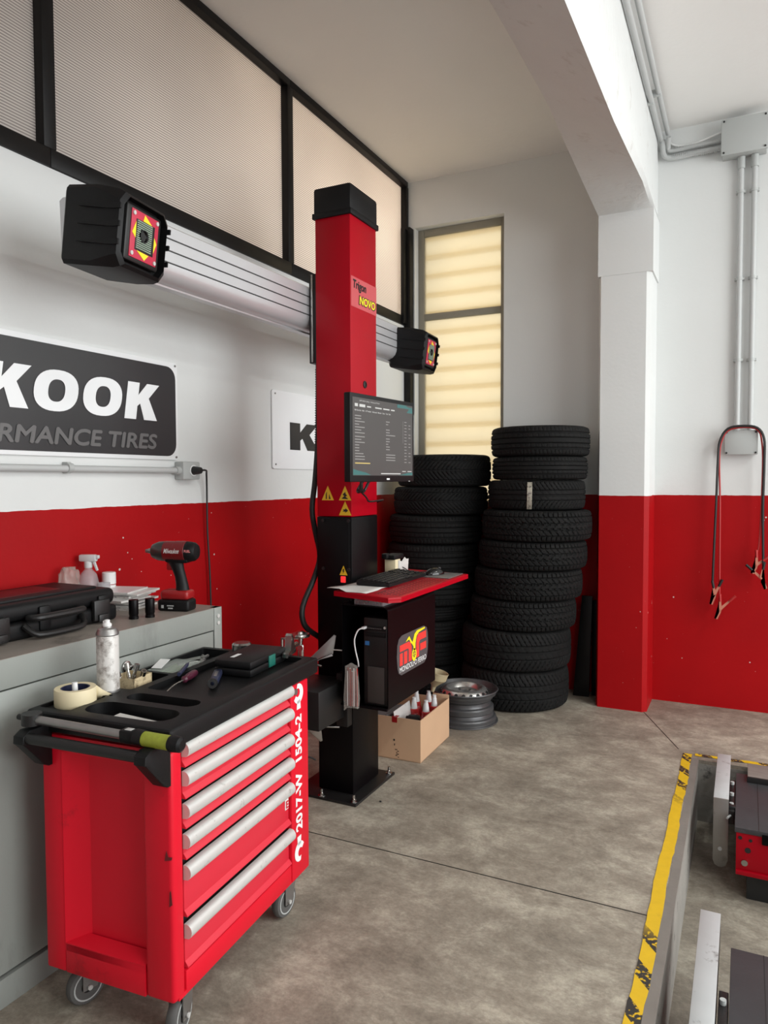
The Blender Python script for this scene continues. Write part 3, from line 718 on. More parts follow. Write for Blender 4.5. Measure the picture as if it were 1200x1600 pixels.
def head(m, lab):
    """camera head: front face towards local +x"""
    t = Thing('camera_head', lab, 'camera head', (0, 0, 0), mtx=m, group=None)
    w, h, d = .125, .118, .30     # half width, half height, depth
    # tapered shell: profile in xz, extruded along y with shaped ends
    sh = MB()
    secs = []
    #      x,    half-w, z lo, z hi
    for (x, hw, zl_, zh_) in ((-.225, .100, -.106, .118), (-.212, .112, -.114, .124), (-.10, .122, -.120, .122), (-.03, .126, -.120, .114), (-.008, .122, -.114, .104), (0, .110, -.104, .094)):
        pts = []
        c = .012 if x < -.05 else .030
        for (yy_, zz_) in ((-hw, zl_+c), (-hw+c*.8, zl_), (hw-c*.8, zl_), (hw, zl_+c), (hw, zh_-c), (hw-c*.8, zh_), (-hw+c*.8, zh_), (-hw, zh_-c)):
            pts.append(sh.bm.verts.new((x, yy_, zz_)))
        secs.append(pts)
    for A, B in zip(secs, secs[1:]):
        for k in range(8): sh.bm.faces.new((A[k], A[(k+1) % 8], B[(k+1) % 8], B[k]))
    sh.bm.faces.new(list(reversed(secs[0]))); f = sh.bm.faces.new(secs[-1])
    r = bmesh.ops.inset_region(sh.bm, faces=[f], thickness=.016); 
    r = bmesh.ops.extrude_face_region(sh.bm, geom=[f]); bmesh.ops.translate(sh.bm, vec=(-.028, 0, 0), verts=[v for v in r['geom'] if isinstance(v, bmesh.types.BMVert)])
    bmesh.ops.delete(sh.bm, geom=[f], context='FACES')
    # raised ribs on the side walls
    shell = t.part('housing', sh, 'black', angle=28)
    rb = MB()
    for s in (-1, 1):
        for z in (.055, .003, -.05):
            rb.prism([(-.150, 0), (-.03, .009), (.001, .009), (.001, -.007), (-.03, -.009), (-.150, -.002)], (0, s*.1235, z), X, Z, -s*.006)
    each(t, 'side_rib', rb, 'black', shell)
    t.part('bezel', MB().box((-.026, -.088, -.088), (-.006, .088, .082), .01), 'blackm')
    pc = t.part('target_plate', MB().box((-.0065, -.068, -.074), (-.003, .068, .070), .001), 'pinkpcb', label='crimson target plate')
    q = MB()
    qx = -.0028
    for (P) in ([(-.012, .046), (-.006, .066), (.034, .044)], [(-.046, .036), (-.062, .000), (-.044, -.014)], [(.046, .016), (.062, -.004), (.046, -.040)], [(-.034, -.048), (.026, -.050), (.006, -.070)]):
        q.prism(P, (qx, 0, 0), Y, Z, .001)
    each(t, 'corner_arrow', q, 'logoyel', pc, label='yellow arrow marks')
    t.part('led_board', MB().box((-.0035, -.045, -.048), (-.0015, .048, .045), .001), 'ink', pc)
    q = MB(); q2 = MB()
    for i in range(13):
        for j in range(14):
            yy_ = -.040+i*.0058; zz_ = -.041+j*.0062
            if math.hypot(yy_+.008, zz_) > .021: q2.box((-.0018, yy_-.0014, zz_-.0014), (.0022, yy_+.0014, zz_+.0014))
    t.part('led_grid', q2, 'led', pc, kind='stuff')
    t.part('lens', MB().lathe([(0, .001), (.014, .001), (.017, .006), (.020, .006), (.020, -.002)], (-.002, -.008, 0), X, 24), 'glassblk', pc, label='round black lens')
    q = MB()
    for (a_, c_) in ((-.058, .058), (.058, .060), (-.058, -.062), (.058, -.064)): q.cyl((-.003, a_, c_), (.0005, a_, c_), .0065, seg=12)
    each(t, 'screw', q, 'alu', pc)
    return t
head(T(-1.700, 1.752, 2.262) @ RZ(9) @ RY(7), 'larger, nearer black camera head on the left end of the silver beam')
head(T(-1.700, 4.085, 2.262) @ RZ(3) @ RY(7), 'farther black camera head on the right end of the beam, before the window')

# ---- monitor on its arm
mo = Thing('monitor', 'flat black monitor showing a dark grey setup screen, mounted on the red column', 'monitor', (-1.38, 2.75, 1.66), mtx=T(-1.362, 2.755, 1.668) @ RZ(84.5) @ RX(90))
# local: x to the right of the screen, y up, z out of the screen ... screen faces +z
# (RZ then RX: local z points to world +x-ish)
hw, hh_ = .253, .176
bz = mo.part('bezel', MB().box((-hw, -hh_, -.030), (hw, hh_, 0), .004), 'black')
scm = mo.part('screen', MB().box((-hw+.016, -hh_+.026, -.001), (hw-.016, hh_-.017, .0012)), 'screen', label='lit dark grey screen')
L0, R0, T0, B0 = -hw+.018, hw-.018, hh_-.019, -hh_+.028
q = MB(); zf = .0018
def bar(b, x, y, w, h, z=zf): b.quad((x, y, z), (x+w, y, z), (x+w, y+h, z), (x, y+h, z))
q.prism([(0, 0), (.13, 0), (.13, .006), (.085, .009), (.075, .014), (.0, .014)], (R0-.13, T0-.014, .0008), X, Y, .001)
q.prism([(0, 0), (.05, 0), (.05, .016), (.02, .016)], (R0-.05, T0-.031, .0008), X, Y, .001)
q.prism([(0, 0), (.13, 0), (.09, .010), (.03, .018), (0, .024)], (L0, B0, .0008), X, Y, .001)
q.prism([(0, 0), (.12, 0), (.12, .012), (.08, .010), (.03, .003)], (R0-.12, B0, .0008), X, Y, .001)
mo.part('screen_banner', q, 'scr_teal', scm, label='teal corner bands')
q = MB(); zf = .0024
q.text('UEFI BIOS Utility - Advanced Mode', (L0+.045, T0-.014, zf), X, Y, .15, .007, lift=0)
bar(q, L0+.012, T0-.034, .022, .012, zf); bar(q, L0+.045, T0-.034, .042, .011, zf)
for i, wd in enumerate((.03, .05, .05, .03)): bar(q, L0+.10+i*.062, T0-.032, wd, .005, zf)
q.text('My Favorites   Main   Ai Tweaker   Advanced   Monitor   Boot   Tool   Exit', (L0+.012, T0-.053, zf), X, Y, .27, .008, bold=.01, lift=0)
bar(q, -.03, B0+.004, .16, .004, zf); bar(q, R0-.09, B0+.015, .03, .003, zf); bar(q, R0-.045, B0+.015, .035, .003, zf)
mo.part('screen_text', q, 'scr_w', scm, recalc=False)
q = MB()
random.seed(3)
for i in range(16):
    y = T0-.072-i*.0112-(.004 if i > 6 else 0); bar(q, L0+.012, y, random.choice((.03, .045, .06, .07)), .0035, zf)
    if i not in (3, 12) and i > 0: bar(q, L0+.245, y, random.choice((.018, .03, .03, .075)), .0035, zf)
for i in range(14):
    y = T0-.075-i*.0135; bar(q, R0-.072, y, .02, .003, zf)
    if i % 3: bar(q, R0-.036, y, .018, .003, zf)
bar(q, R0-.084, T0-.165, .0014, .095, zf)
mo.part('screen_text', q, 'scr_d', scm, recalc=False, label='dim text columns')
q = MB(); bar(q, L0+.012, B0+.045, .11, .0042, zf); mo.part('screen_text', q, 'scr_y', scm, recalc=False, label='yellow text line')
q = MB(); bar(q, .018, -hh_+.008, .024, .007, .0006); bar(q, hw-.05, -hh_+.001, .012, .002, .0006); each(mo, 'brand_badge', q, 'white', bz, recalc=False)
b = MB().box((-.07, -.06, -.055), (.07, .06, -.030), .006)
mo.part('rear_housing', b, 'black')
co.part('monitor_arm', MB().box((-1.640, 3.03, 1.60), (-1.628, 3.14, 1.74), .003).box((-1.632, 3.06, 1.645), (-1.43, 3.10, 1.69), .004).box((-1.47, 2.74, 1.645), (-1.432, 3.10, 1.69), .004), 'blackm')
b = MB().tube([(-1.425, 2.66, 1.53), (-1.42, 2.655, 1.49), (-1.44, 2.68, 1.452), (-1.47, 2.72, 1.46), (-1.43, 2.74, 1.53)], .006).tube([(-1.43, 2.68, 1.50), (-1.44, 2.70, 1.46), (-1.46, 2.76, 1.455), (-1.43, 2.78, 1.53)], .006)
b.tube([(-1.47, 2.72, 1.462), (-1.50, 2.85, 1.425), (-1.56, 3.0, 1.40), (-1.62, 3.26, 1.40), (-1.70, 3.30, 1.38)], .004)
single('cable_bundle', b, 'ink', 'loops of black cable hanging under the monitor', 'cable', (-1.44, 2.68, 1.5))
# small white box fixed on the back wall behind the monitor
# ---- hose down the left of the column
b = MB().tube([(-1.85, 3.03, 2.06), (-1.852, 3.03, 1.85), (-1.850, 3.02, 1.69), (-1.855, 3.0, 1.5), (-1.87, 2.995, 1.36), (-1.862, 3.01, 1.25), (-1.85, 3.03, 1.13), (-1.862, 2.99, 1.02), (-1.868, 2.90, .90), (-1.862, 2.91, .81), (-1.84, 3.0, .74), (-1.82, 3.03, .70)], .0135, 10)
for k in range(46):
    z = 2.03-k*.0115
    b.lathe([(.0145, -.002), (.0165, 0), (.0145, .002)], (-1.851, 3.03-.012*max(0, min(1, (1.95-z)/.3)), z), Z, 10)
single('cable_hose', b, 'ink', 'thick black corrugated cable hose hanging down the left side of the column', 'hose', (-1.85, 3.0, 1.3))

# ---- keyboard shelf
sh = Thing('keyboard_shelf', 'red perforated metal shelf holding the keyboard and mouse, jutting from the column', 'shelf', (-1.5, 3.1, 1.0), world=True)
poly = [(-1.600, 2.735), (-1.300, 2.660), (-1.262, 2.705), (-1.262, 3.512), (-1.632, 3.585), (-1.632, 2.86), (-1.600, 2.80)]
b = MB().prism(poly, (0, 0, 1.004), X, Y, .014, .002)
for i in range(len(poly)-1):
    if i in (0, 1, 2):
        a = Vector((*poly[i], 0)); c = Vector((*poly[i+1], 0)); d = (c-a).normalized(); n = Vector((d.y, -d.x, 0))
        b.quad(a+Z*1.006, c+Z*1.006, c+Z*.996, a+Z*.996)
sh.part('shelf_plate', b, 'red')
b = MB()
for i in range(9):
    for j in range(44):
        x = -1.275-.012-i*.014; y = 2.74+j*.0165
        if i % 2 == 0 or j % 2 == 0: b.cyl((x, y, 1.0182), (x, y, 1.0188), .0038, seg=6)
for k in range(5):
    for j in range(6): b.cyl((-1.57+j*.045, 2.775-j*.006+k*.016, 1.0182), (-1.57+j*.045, 2.775-j*.006+k*.016, 1.0188), .0038, seg=6)
sh.part('perforation', b, 'ink', kind='stuff')
sh.part('support_bracket', MB().box((-1.637, 2.98, .955), (-1.50, 3.22, 1.004), .003), 'blackm')

kb = Thing('keyboard', 'black computer keyboard lying on the red shelf', 'keyboard', (0, 0, 0), mtx=T(-1.500, 3.118, 1.0228) @ RZ(90.5))
b = MB().prism([(-.085, 0), (.08, 0), (.082, .018), (.075, .026), (-.085, .013)], (-.215, 0, 0), Y, Z, .43, .002); kb.part('keyboard_body', b, 'black')
random.seed(5)
def kz(y): return .0145+(y+.085)/.165*.0125
for r in range(6):
    kk = MB(); y = -.068+r*.0255
    n = 21 if r else 15
    for k in range(n):
        w = .43/21*.8; x = -.205+k*(.41/21)+.0
        if r == 0 and 3 <= k <= 9:
            if k == 3: kk.box((x, y-.009, kz(y)-.002), (x+.13, y+.009, kz(y)+.005), .002)
            continue
        if k in (14, 18) : continue
        kk.box((x, y-.009, kz(y)-.002), (x+w, y+.009, kz(y)+.005), .002)
    kb.part('key_row', kk, 'blackm')
ms = Thing('computer_mouse', 'small black computer mouse on a grey pad on the red shelf', 'mouse', (0, 0, 0), mtx=T(-1.40, 3.40, 1.0225) @ RZ(60))
b = MB().sph((0, 0, 0), 1, (.058, .032, .034), 22)
for v in b.bm.verts:
    if v.co.z < 0: v.co.z = 0
ms.part('mouse_shell', b, 'glassblk'); ms.part('scroll_wheel', MB().cyl((.03, -.004, .027), (.03, .004, .027), .008), 'blackm')
single('mouse_pad', MB().box((-1.48, 3.30, 1.0182), (-1.285, 3.50, 1.0222), .001, mtx=None), 'signg', 'grey mouse pad at the far end of the red shelf', 'mouse pad', (-1.38, 3.4, 1.02))
b = MB().tube([(-1.43, 3.36, 1.04), (-1.50, 3.33, 1.032), (-1.54, 3.40, 1.03), (-1.58, 3.36, 1.06), (-1.60, 3.30, 1.03)], .0025, 6)
single('mouse_cable', b, 'ink', 'thin black mouse cable looping across the red shelf', 'cable', (-1.5, 3.35, 1.03))
# grey crumpled sheet under the keyboard
b = MB(); random.seed(2)
g = [[b.bm.verts.new((-1.637+.20*i/6+.012*random.random(), 2.715+.62*j/12+.006*random.random(), 1.0190+.0016*random.random()+(.012*(1-j/3) if j < 3 and i < 3 else 0))) for i in range(7)] for j in range(13)]
for j in range(12):
    for i in range(6): b.bm.faces.new((g[j][i], g[j][i+1], g[j+1][i+1], g[j+1][i]))
o = single('protective_sheet', b, 'paper', 'crumpled pale grey sheet lying on the red shelf under the keyboard', 'sheet', (-1.55, 2.9, 1.02), recalc=False)
mo_ = o.modifiers.new('thickness', 'SOLIDIFY'); mo_.thickness = .0012; mo_.offset = 1
# small printed-label carton behind the keyboard
lp = Thing('small_box', 'small white carton of printed labels with a black clip on top, standing behind the keyboard', 'box', (-1.59, 3.35, 1.02), world=True)
lp.part('carton', MB().box((-1.632, 3.30, 1.019), (-1.572, 3.36, 1.098), .002), 'cream')
b = MB()
random.seed(9)
for k in range(5):
    b.prism([(0, 0), (.105, .0), (.115, .055+.004*k), (.085, .082-.003*k), (.04, .060), (.0, .073)], (-1.573+.001*k, 3.33+.002*k, 1.020), Y, Z, .0006)
lp.part('receipt', b, 'paper')
lp.part('top_clip', MB().box((-1.640, 3.285, 1.098), (-1.570, 3.40, 1.122), .006).box((-1.630, 3.26, 1.105), (-1.60, 3.30, 1.130), .004), 'black')

# ---- computer enclosure
ex0, ex1, ey0, ey1, ez0, ez1 = -1.634, -1.400, 2.862, 3.405, .482, .938
en = Thing('computer_cabinet', 'black metal computer enclosure open at the front, with a motor company logo on its side', 'enclosure', ((ex0+ex1)/2, 3.13, ez0), world=True)
r_ = .022
pts_o = [(ex0, ez0), (ex1, ez0)]+[(ex1, ez1-r_)]+[(ex1-r_+r_*cos(rad(a)), ez1-r_+r_*sin(rad(a))) for a in (22, 45, 67, 90)]+[(ex0, ez1)]
pts_i = [(ex0+.004, ez0+.004), (ex1-.004, ez0+.004), (ex1-.004, ez1-r_)]+[(ex1-r_+(r_-.004)*cos(rad(a)), ez1-r_+(r_-.004)*sin(rad(a))) for a in (22, 45, 67, 90)]+[(ex0+.004, ez1-.004)]
b = MB()
O1 = [b.bm.verts.new((p[0], ey0, p[1])) for p in pts_o]; I1 = [b.bm.verts.new((p[0], ey0, p[1])) for p in pts_i]
O2 = [b.bm.verts.new((p[0], ey1, p[1])) for p in pts_o]; I2 = [b.bm.verts.new((p[0], ey1-.004, p[1])) for p in pts_i]
n = len(pts_o)
for i in range(n):
    j = (i+1) % n
    for q4 in ((O1[i], O1[j], O2[j], O2[i]), (I1[i], I1[j], I2[j], I2[i]), (O1[i], O1[j], I1[j], I1[i])): b.bm.faces.new(q4)
b.bm.faces.new(O2); b.bm.faces.new(I2)
en.part('shell', b, 'blackp', angle=40)
en.part('floor_lip', MB().box((ex0, ey0-.014, ez0-.004), (ex1, ey0+.002, ez0+.006), .002), 'blackp')
# logo badge on +x face
lo = Vector((ex1+.0008, 2.948, .605)); LW, LH = .362, .183
pg = []
for (px_, pz, r) in ((0, 0, .045), ):
    pg = [(.05, .0), (LW-.05, .0), (LW-.018, .018), (LW-.004, .055), (LW, .10), (LW-.004, .140), (LW-.018, LH-.014), (LW-.055, LH), (.055, LH), (.022, LH-.012), (.006, LH-.04), (0, .09), (.008, .04), (.02, .014)]
bd = en.part('logo_badge', MB().prism(pg, lo, Y, Z, .0008), 'logogrey', label='grey rounded logo badge')
b = MB(); lz = .0012
def lp_(P): b.prism(P, lo+X*lz, Y, Z, .0006)
# red M on the left, red F on the right (stylised bands)
lp_([(.03, .110), (.03, .140), (.13, .140), (.150, .132), (.162, .112), (.162, .045), (.128, .045), (.128, .105), (.118, .110)])
lp_([(.03, .045), (.03, .102), (.062, .102), (.062, .045)]); lp_([(.076, .045), (.076, .102), (.112, .102), (.112, .045)])
lp_([(.215, .045), (.215, .115), (.222, .140), (.240, .156), (.335, .156), (.335, .122), (.262, .122), (.250, .112), (.250, .045)]); lp_([(.262, .070), (.262, .104), (.335, .104), (.335, .070)])
each(en, 'logo_letter', b, 'logored', bd, label='red logo letters')
b = MB(); lz = .0018
lp_([(.095, .145), (.120, .160), (.135, .165), (.155, .142), (.172, .130), (.180, .142), (.195, .165), (.225, .176), (.318, .176), (.318, .168), (.245, .163), (.218, .150), (.205, .120), (.203, .085), (.185, .085), (.180, .108), (.165, .122), (.150, .130), (.133, .150), (.118, .148)])
n = 20
for k in range(n):
    a0, a1 = 2*pi*k/n, 2*pi*(k+1)/n
    lp_([(.190+.026*cos(a0), .066+.030*sin(a0)), (.190+.026*cos(a1), .066+.030*sin(a1)), (.190+.016*cos(a1), .070+.018*sin(a1)), (.190+.016*cos(a0), .070+.018*sin(a0))])
for k in range(3):
    a = pi*k/3; lp_([(.190+.017*cos(a)-.0015*sin(a), .070+.017*sin(a)+.0015*cos(a)), (.190-.017*cos(a)-.0015*sin(a), .070-.017*sin(a)+.0015*cos(a)), (.190-.017*cos(a)+.0015*sin(a), .070-.017*sin(a)-.0015*cos(a)), (.190+.017*cos(a)+.0015*sin(a), .070+.017*sin(a)-.0015*cos(a))])
en.part('logo_figure', b, 'logoyel', bd, label='yellow one wheeled rider mark')
en.part('lettering', MB().text('MONDOLFO FERRO', lo+Y*.030+Z*.014+X*.0016, Y, Z, .305, .025, bold=.008, lift=0), 'white', bd, label='white MONDOLFO FERRO lettering', recalc=False)

pc = Thing('desktop_computer', 'black desktop computer tower standing inside the open enclosure', 'computer', (-1.47, 3.0, .487), world=True)
pc.part('case', MB().box((-1.528, 2.90, .4875), (-1.412, 3.36, .885), .004), 'black')
fp = pc.part('front_panel', MB().box((-1.530, 2.875, .488), (-1.410, 2.902, .885), .008), 'blackm')
b = MB()
for k in range(2): b.box((-1.522, 2.871, .80+.028*k), (-1.418, 2.876, .821+.028*k), .002)
each(pc, 'drive_bay', b, 'black', fp)
b = MB()
for k in range(9): b.cyl((-1.512+k*.009, 2.870, .838), (-1.512+k*.009, 2.872, .838), .0026, seg=8)
each(pc, 'port', b, 'signg', fp)
pc.part('maker_badge', MB().box((-1.520, 2.872, .760), (-1.500, 2.875, .778)), 'blue', fp, label='small blue badge')
pc.part('power_button', MB().cyl((-1.420, 2.869, .845), (-1.420, 2.876, .845), .006), 'alu', fp)
M['mesh'] = mat('grille', (.045, .038, .035), .5)
pc.part('grille', MB().box((-1.508, 2.871, .50), (-1.424, 2.876, .665), .003), 'mesh', fp)
b = MB().box((-1.525, 2.845, .835), (-1.510, 2.875, .846), .002).tube([(-1.517, 2.846, .840), (-1.535, 2.835, .832), (-1.552, 2.832, .79), (-1.552, 2.84, .74), (-1.545, 2.85, .69), (-1.55, 2.865, .66)], .0032)
single('usb_cable', b, 'white', 'short white USB cable plugged into the front of the computer tower', 'cable', (-1.53, 2.85, .8))
bg = Thing('plastic_bag', 'clear plastic bag of red and white cable ties hanging at the enclosure opening', 'bag', (-1.57, 2.84, .6), world=True)
b = MB(); random.seed(4)
outl = [(-1.600, .665), (-1.575, .680), (-1.545, .668), (-1.540, .60), (-1.535, .52), (-1.537, .478), (-1.59, .482), (-1.607, .462), (-1.606, .52), (-1.600, .60)]
b.prism([(p[0], p[1]) for p in outl], (0, 2.848, 0), X, Z, .022, .004); bg.part('bag_film', b, 'bag')
for m_, n in (('white', 5), ('cabred', 5), ('redpl', 2)):
    b = MB()
    for k in range(n):
        x = -1.592+.011*k*(5/n)*.98+random.random()*.004; b.box((x, 2.830+random.random()*.010, .485), (x+.0035, 2.833+random.random()*.010, .64+random.random()*.02))
    each(bg, 'cable_tie', b, m_)
oc = Thing('organiser_case', 'small clear plastic case of fuses on top of the black enclosure, under the red shelf', 'case', (-1.50, 2.96, .94), world=True)
oc.part('case_base', MB().box((-1.575, 2.872, .9385), (-1.43, 3.10, .962), .003), 'clear'); oc.part('lid', MB().box((-1.577, 2.870, .963), (-1.428, 3.102, .975), .003), 'clear')
b = MB()
for k in range(9): b.box((-1.570+k*.0155, 2.88, .9415), (-1.560+k*.0155, 3.08, .955), .002)
oc.part('contents', b, 'purple')

# ================================================================== WHEEL CLAMP RACK beside the column
rk = Thing('clamp_rack', 'black steel box bracket on the left of the column holding chrome wheel clamps', 'bracket', (-1.75, 2.9, .45), world=True)
rk.part('channel', MB().box((-2.02, 2.70, .395), (-1.66, 2.962, .570), .004), 'blackm')
rk.part('mounting_plate', MB().box((-1.70, 2.92, .35), (-1.640, 2.966, .60), .003), 'blackm')
def clampunit(x, y, z, rz, lab, lower=False):
    t = Thing('wheel_clamp', lab, 'wheel clamp', (0, 0, 0), mtx=T(x, y, z) @ RZ(rz))
    t.part('spindle', MB().cyl((0, 0, 0), (0, 0, .205), .0095).cyl((0, 0, .02), (0, 0, .07), .020).cyl((0, 0, .10), (0, 0, .115), .018), 'chrome')
    t.part('hand_wheel', MB().lathe([(0, .232), (.016, .232), (.020, .222), (.042, .222), (.045, .215), (.043, .208), (.012, .206), (.012, .19)], seg=24), 'chrome')
    t.part('second_post', MB().cyl((-.085, 0, .10), (-.085, 0, .20), .008).box((-.09, -.01, .095), (.02, .01, .112), .003).box((-.09, -.008, .195), (.0, .008, .205), .003), 'chrome')
    b = MB(); b.prism([(.02, .085), (.155, .215), (.165, .21), (.150, .125), (.10, .115), (.02, .070)], (0, .004, 0), X, Z, .008, .001)
    b.prism([(.02, .075), (.145, .130), (.150, .120), (.09, .105), (.03, .062)], (0, .03, 0), X, Z, .05, .001)
    t.part('jaw', b, 'steel')
    t.part('lever', MB().box((-.012, -.022, .10), (.016, -.012, .175), .005).cyl((-.0, -.03, .16), (0, -.01, .16), .014), 'chrome')
    t.part('jaw_pin', MB().cyl((.15, 0, .145), (.215, 0, .140), .0045).cyl((.05, .0, .085), (.10, -.03, .075), .006), 'chrome')
    return t
c1_ = clampunit(-1.83, 2.82, .571, 28, 'chrome wheel clamp with triangular jaw standing on the black bracket beside the column')
b = MB().prism([(-.02, -.01), (.075, -.10), (.085, -.095), (.075, .0)], (-1.800, 2.80, .400), Vector((.88, .45, 0)), Z, .01, .001).cyl((-1.775, 2.815, .37), (-1.66, 2.88, .362), .005)
single('clamp_jaw', b, 'chrome', 'lower chrome clamp jaw pointing down beneath the black bracket', 'clamp part', (-1.80, 2.80, .3))
b = MB().box((-1.96, 2.75, .27), (-1.94, 2.77, .394), .004).cyl((-1.965, 2.74, .28), (-1.90, 2.77, .272), .006)
single('clamp_pin', b, 'chrome', 'small chrome clamp pin hanging under the black bracket, behind the cart', 'clamp part', (-1.95, 2.76, .3))
b = MB().tube([(-1.84, 2.96, .15), (-1.87, 2.93, .17), (-1.905, 2.90, .14), (-1.93, 2.87, .06), (-1.94, 2.86, .012)], .004)
single('ground_cable', b, 'ink', 'thin black cable looping from the foot of the column', 'cable', (-1.88, 2.9, 0))

# ================================================================== RED TOOL CART
CM = T(-1.305, 1.40, 0) @ RZ(94.6)      # local x along the drawer front, y towards the wall
ct = Thing('tool_cart', 'red wheeled tool cart with six silver-handled drawers and a black tray top', 'tool cart', (0, 0, 0), mtx=CM)
CL, CW, ZB, ZT = .745, .435, .137, .805
b = MB()
# near end: posts, slanted reveal, recessed panel, bottom rail
b.box((0, .366, ZB), (.06, CW, ZT), .006)
b.box((0, 0, ZB), (.05, .093, ZT), .012, 3)
b.box((0, .093, ZB), (.045, .366, .222), .003)
b.prism([(0, .366), (.045, .300), (.06, .300), (.06, .37)], (0, 0, .2), X, Y, .6)
b.prism([(.0, .222), (.036, .240), (.045, .2), (0, .2)], (0, .366, 0), X, Z, .273)
b.box((.040, .09, .15), (.052, .37, ZT))
b.box((0, .093, .76), (.045, .366, ZT))
# far end, back, top, bottom
b.box((CL-.02, 0, ZB), (CL, CW, ZT), .004); b.box((.02, CW-.012, ZB), (CL, CW, ZT)); b.box((.02, .01, ZT-.02), (CL-.01, CW-.005, ZT)); b.box((.02, .0, ZB), (CL-.01, CW-.005, ZB+.012))
b.box((.05, -.001, ZB), (.622, .03, .200), .003); b.box((.622, -.004, ZB), (CL, .03, ZT+.005), .006); b.box((.05, .0, .79), (.622, .03, ZT))
# corner post stays flat; its dent is painted on
for v in b.bm.verts:
    if v.co.y < .012 and v.co.x < .012: pass
body = ct.part('body', b, 'cartred')
ct.part('inner_box', MB().box((.05, .016, .19), (.622, .40, .79)), 'ink')
hz = [.806, .728, .641, .560, .476, .317]
bot = [.748, .663, .583, .500, .345, .207]
for i, (h, z0) in enumerate(zip(hz, bot)):
    top = h-.012
    d = MB(); d.box((.054, .006, z0), (.618, .022, top-.0), .003)
    # folded lower edge catching the light
    d.prism([(.006, z0+.016), (-.004, z0+.003), (-.004, z0), (.010, z0)], (.054, 0, 0), Y, Z, .564)
    dr = ct.part('drawer', d, 'cartred_lit')
    g = MB(); pr = []
    for k in range(9):
        a = rad(-62+k*20); pr.append((-.002-.018*cos(a), .0205*sin(a)))
    pr += [(.004, .0205), (.004, -.019)]
    g.prism(pr, (.050, 0, top+.002), Y, Z, .570, .0)
    ct.part('drawer_handle', g, 'alu', dr, label='worn silver handle bar', angle=50)
# recess badge on the fifth drawer
ct.part('drawer_badge', MB().prism([(0, 0), (.022, 0), (.022, .036), (0, .036)], (.592, .0055, .400), X, Z, .001), 'white', body)
ct.part('drawer_badge_mark', MB().text('E', (.596, .0035, .404), X, Z, .014, .026, bold=.04), 'cartred_lit', body, recalc=False)
# stencilled strip on the right post: text runs upward
U_, V_ = Vector((0, 0, 1)), Vector((-1, 0, 0))       # ux x uy = +? -> normal -y
q = MB().text('2017-W  1504-2', (.694, -.0045, .298), U_, V_, .402, .046, bold=.035, lift=.0006)
for v in q.bm.verts: pass
ct.part('stencil_lettering', q, 'white', body, label='white stencilled number', recalc=False)
def spanner(cz, flip):
    f = -1 if flip else 1
    o = Vector((.672, -.0046, cz)); dx = Vector((f, 0, 0)); dz = Vector((0, 0, 1))*f       # opening towards -x*f, shank towards -z*f
    P = [(.034*cos(rad(a)), .034*sin(rad(a))) for a in range(-150, 111, 12)]+[(-.004+.015*cos(rad(a)), .004+.015*sin(rad(a))) for a in range(115, -150, -20)]
    bb = MB(); bb.prism(P, o, dx, dz, .0007)
    bb.prism([(-.012, -.054), (.016, -.054), (.013, -.022), (-.009, -.024)], o, dx, dz, .0007)
    return bb
ct.part('stencil_spanner', spanner(.774, False), 'white', body); ct.part('stencil_spanner', spanner(.226, True), 'white', body)
ct.part('lock', MB().cyl((.652, -.008, .785), (.652, -.003, .785), .011), 'steel', body)
# dark scuffs, and a creased dent's shade painted as flat patches
b = MB(); b.prism([(-.010, .0), (.012, .006), (.014, .014), (.002, .012), (-.004, .028), (-.008, .012)], (-.0012, .012, .520), -Y, Z, .0008); b.prism([(0, 0), (.010, .008), (.006, .045), (.002, .040)], (-.0012, .010, .40), -Y, Z, .0008)
ct.part('dent_shade', b, mat('dent_shadow_paint', (.16, .006, .01), .5), body, label='dark painted shade of a creased dent in the corner post')

# casters
def caster(x, y, a):
    m = T(x, y, 0) @ RZ(a)
    fork = MB()
    for s in (-1, 1): fork.prism([(-.030, .048), (.012, .048), (.030, .125), (-.030, .125)], m @ Vector((0, s*.021+.0015, 0)), (m.to_3x3() @ X), Z, .003)
    fork.box((-.035, -.030, .118), (.035, .030, .137), .003, mtx=m)
    fork.cyl(m @ Vector((-.012, -.026, .056)), m @ Vector((-.012, .026, .056)), .008, seg=12)
    fk = ct.part('caster', fork, 'steel')
    wh = MB(); wh.lathe([(.020, -.015), (.043, -.015), (.052, -.013), (.056, -.006), (.056, .006), (.052, .013), (.043, .015), (.020, .015)], m @ Vector((-.012, 0, .0565)), (m.to_3x3() @ Y), 30, closed=True)
    ct.part('wheel_tyre', wh, 'wheelrub', fk)
    hb = MB(); hb.lathe([(0, -.010), (.036, -.010), (.040, -.0155), (.0415, -.0155), (.0415, .0155), (.040, .0155), (.036, .010), (0, .010)], m @ Vector((-.012, 0, .0565)), (m.to_3x3() @ Y), 28)
    ct.part('wheel_hub', hb, 'blackm', fk)
    rg = MB(); rg.lathe([(.0385, -.0162), (.0425, -.0162), (.0425, .0162), (.0385, .0162)], m @ Vector((-.012, 0, .0565)), (m.to_3x3() @ Y), 28, closed=True)
    ct.part('wheel_ring', rg, 'lgrey', fk, label='pale ring on the wheel')
    ct.part('axle_bolt', MB().cyl(m @ Vector((-.012, -.030, .056)), m @ Vector((-.012, .030, .056)), .007, seg=10), 'alu', fk)
caster(.085, .045, 10); caster(.66, .045, -6); caster(.085, .365, -20); caster(.66, .365, 8)

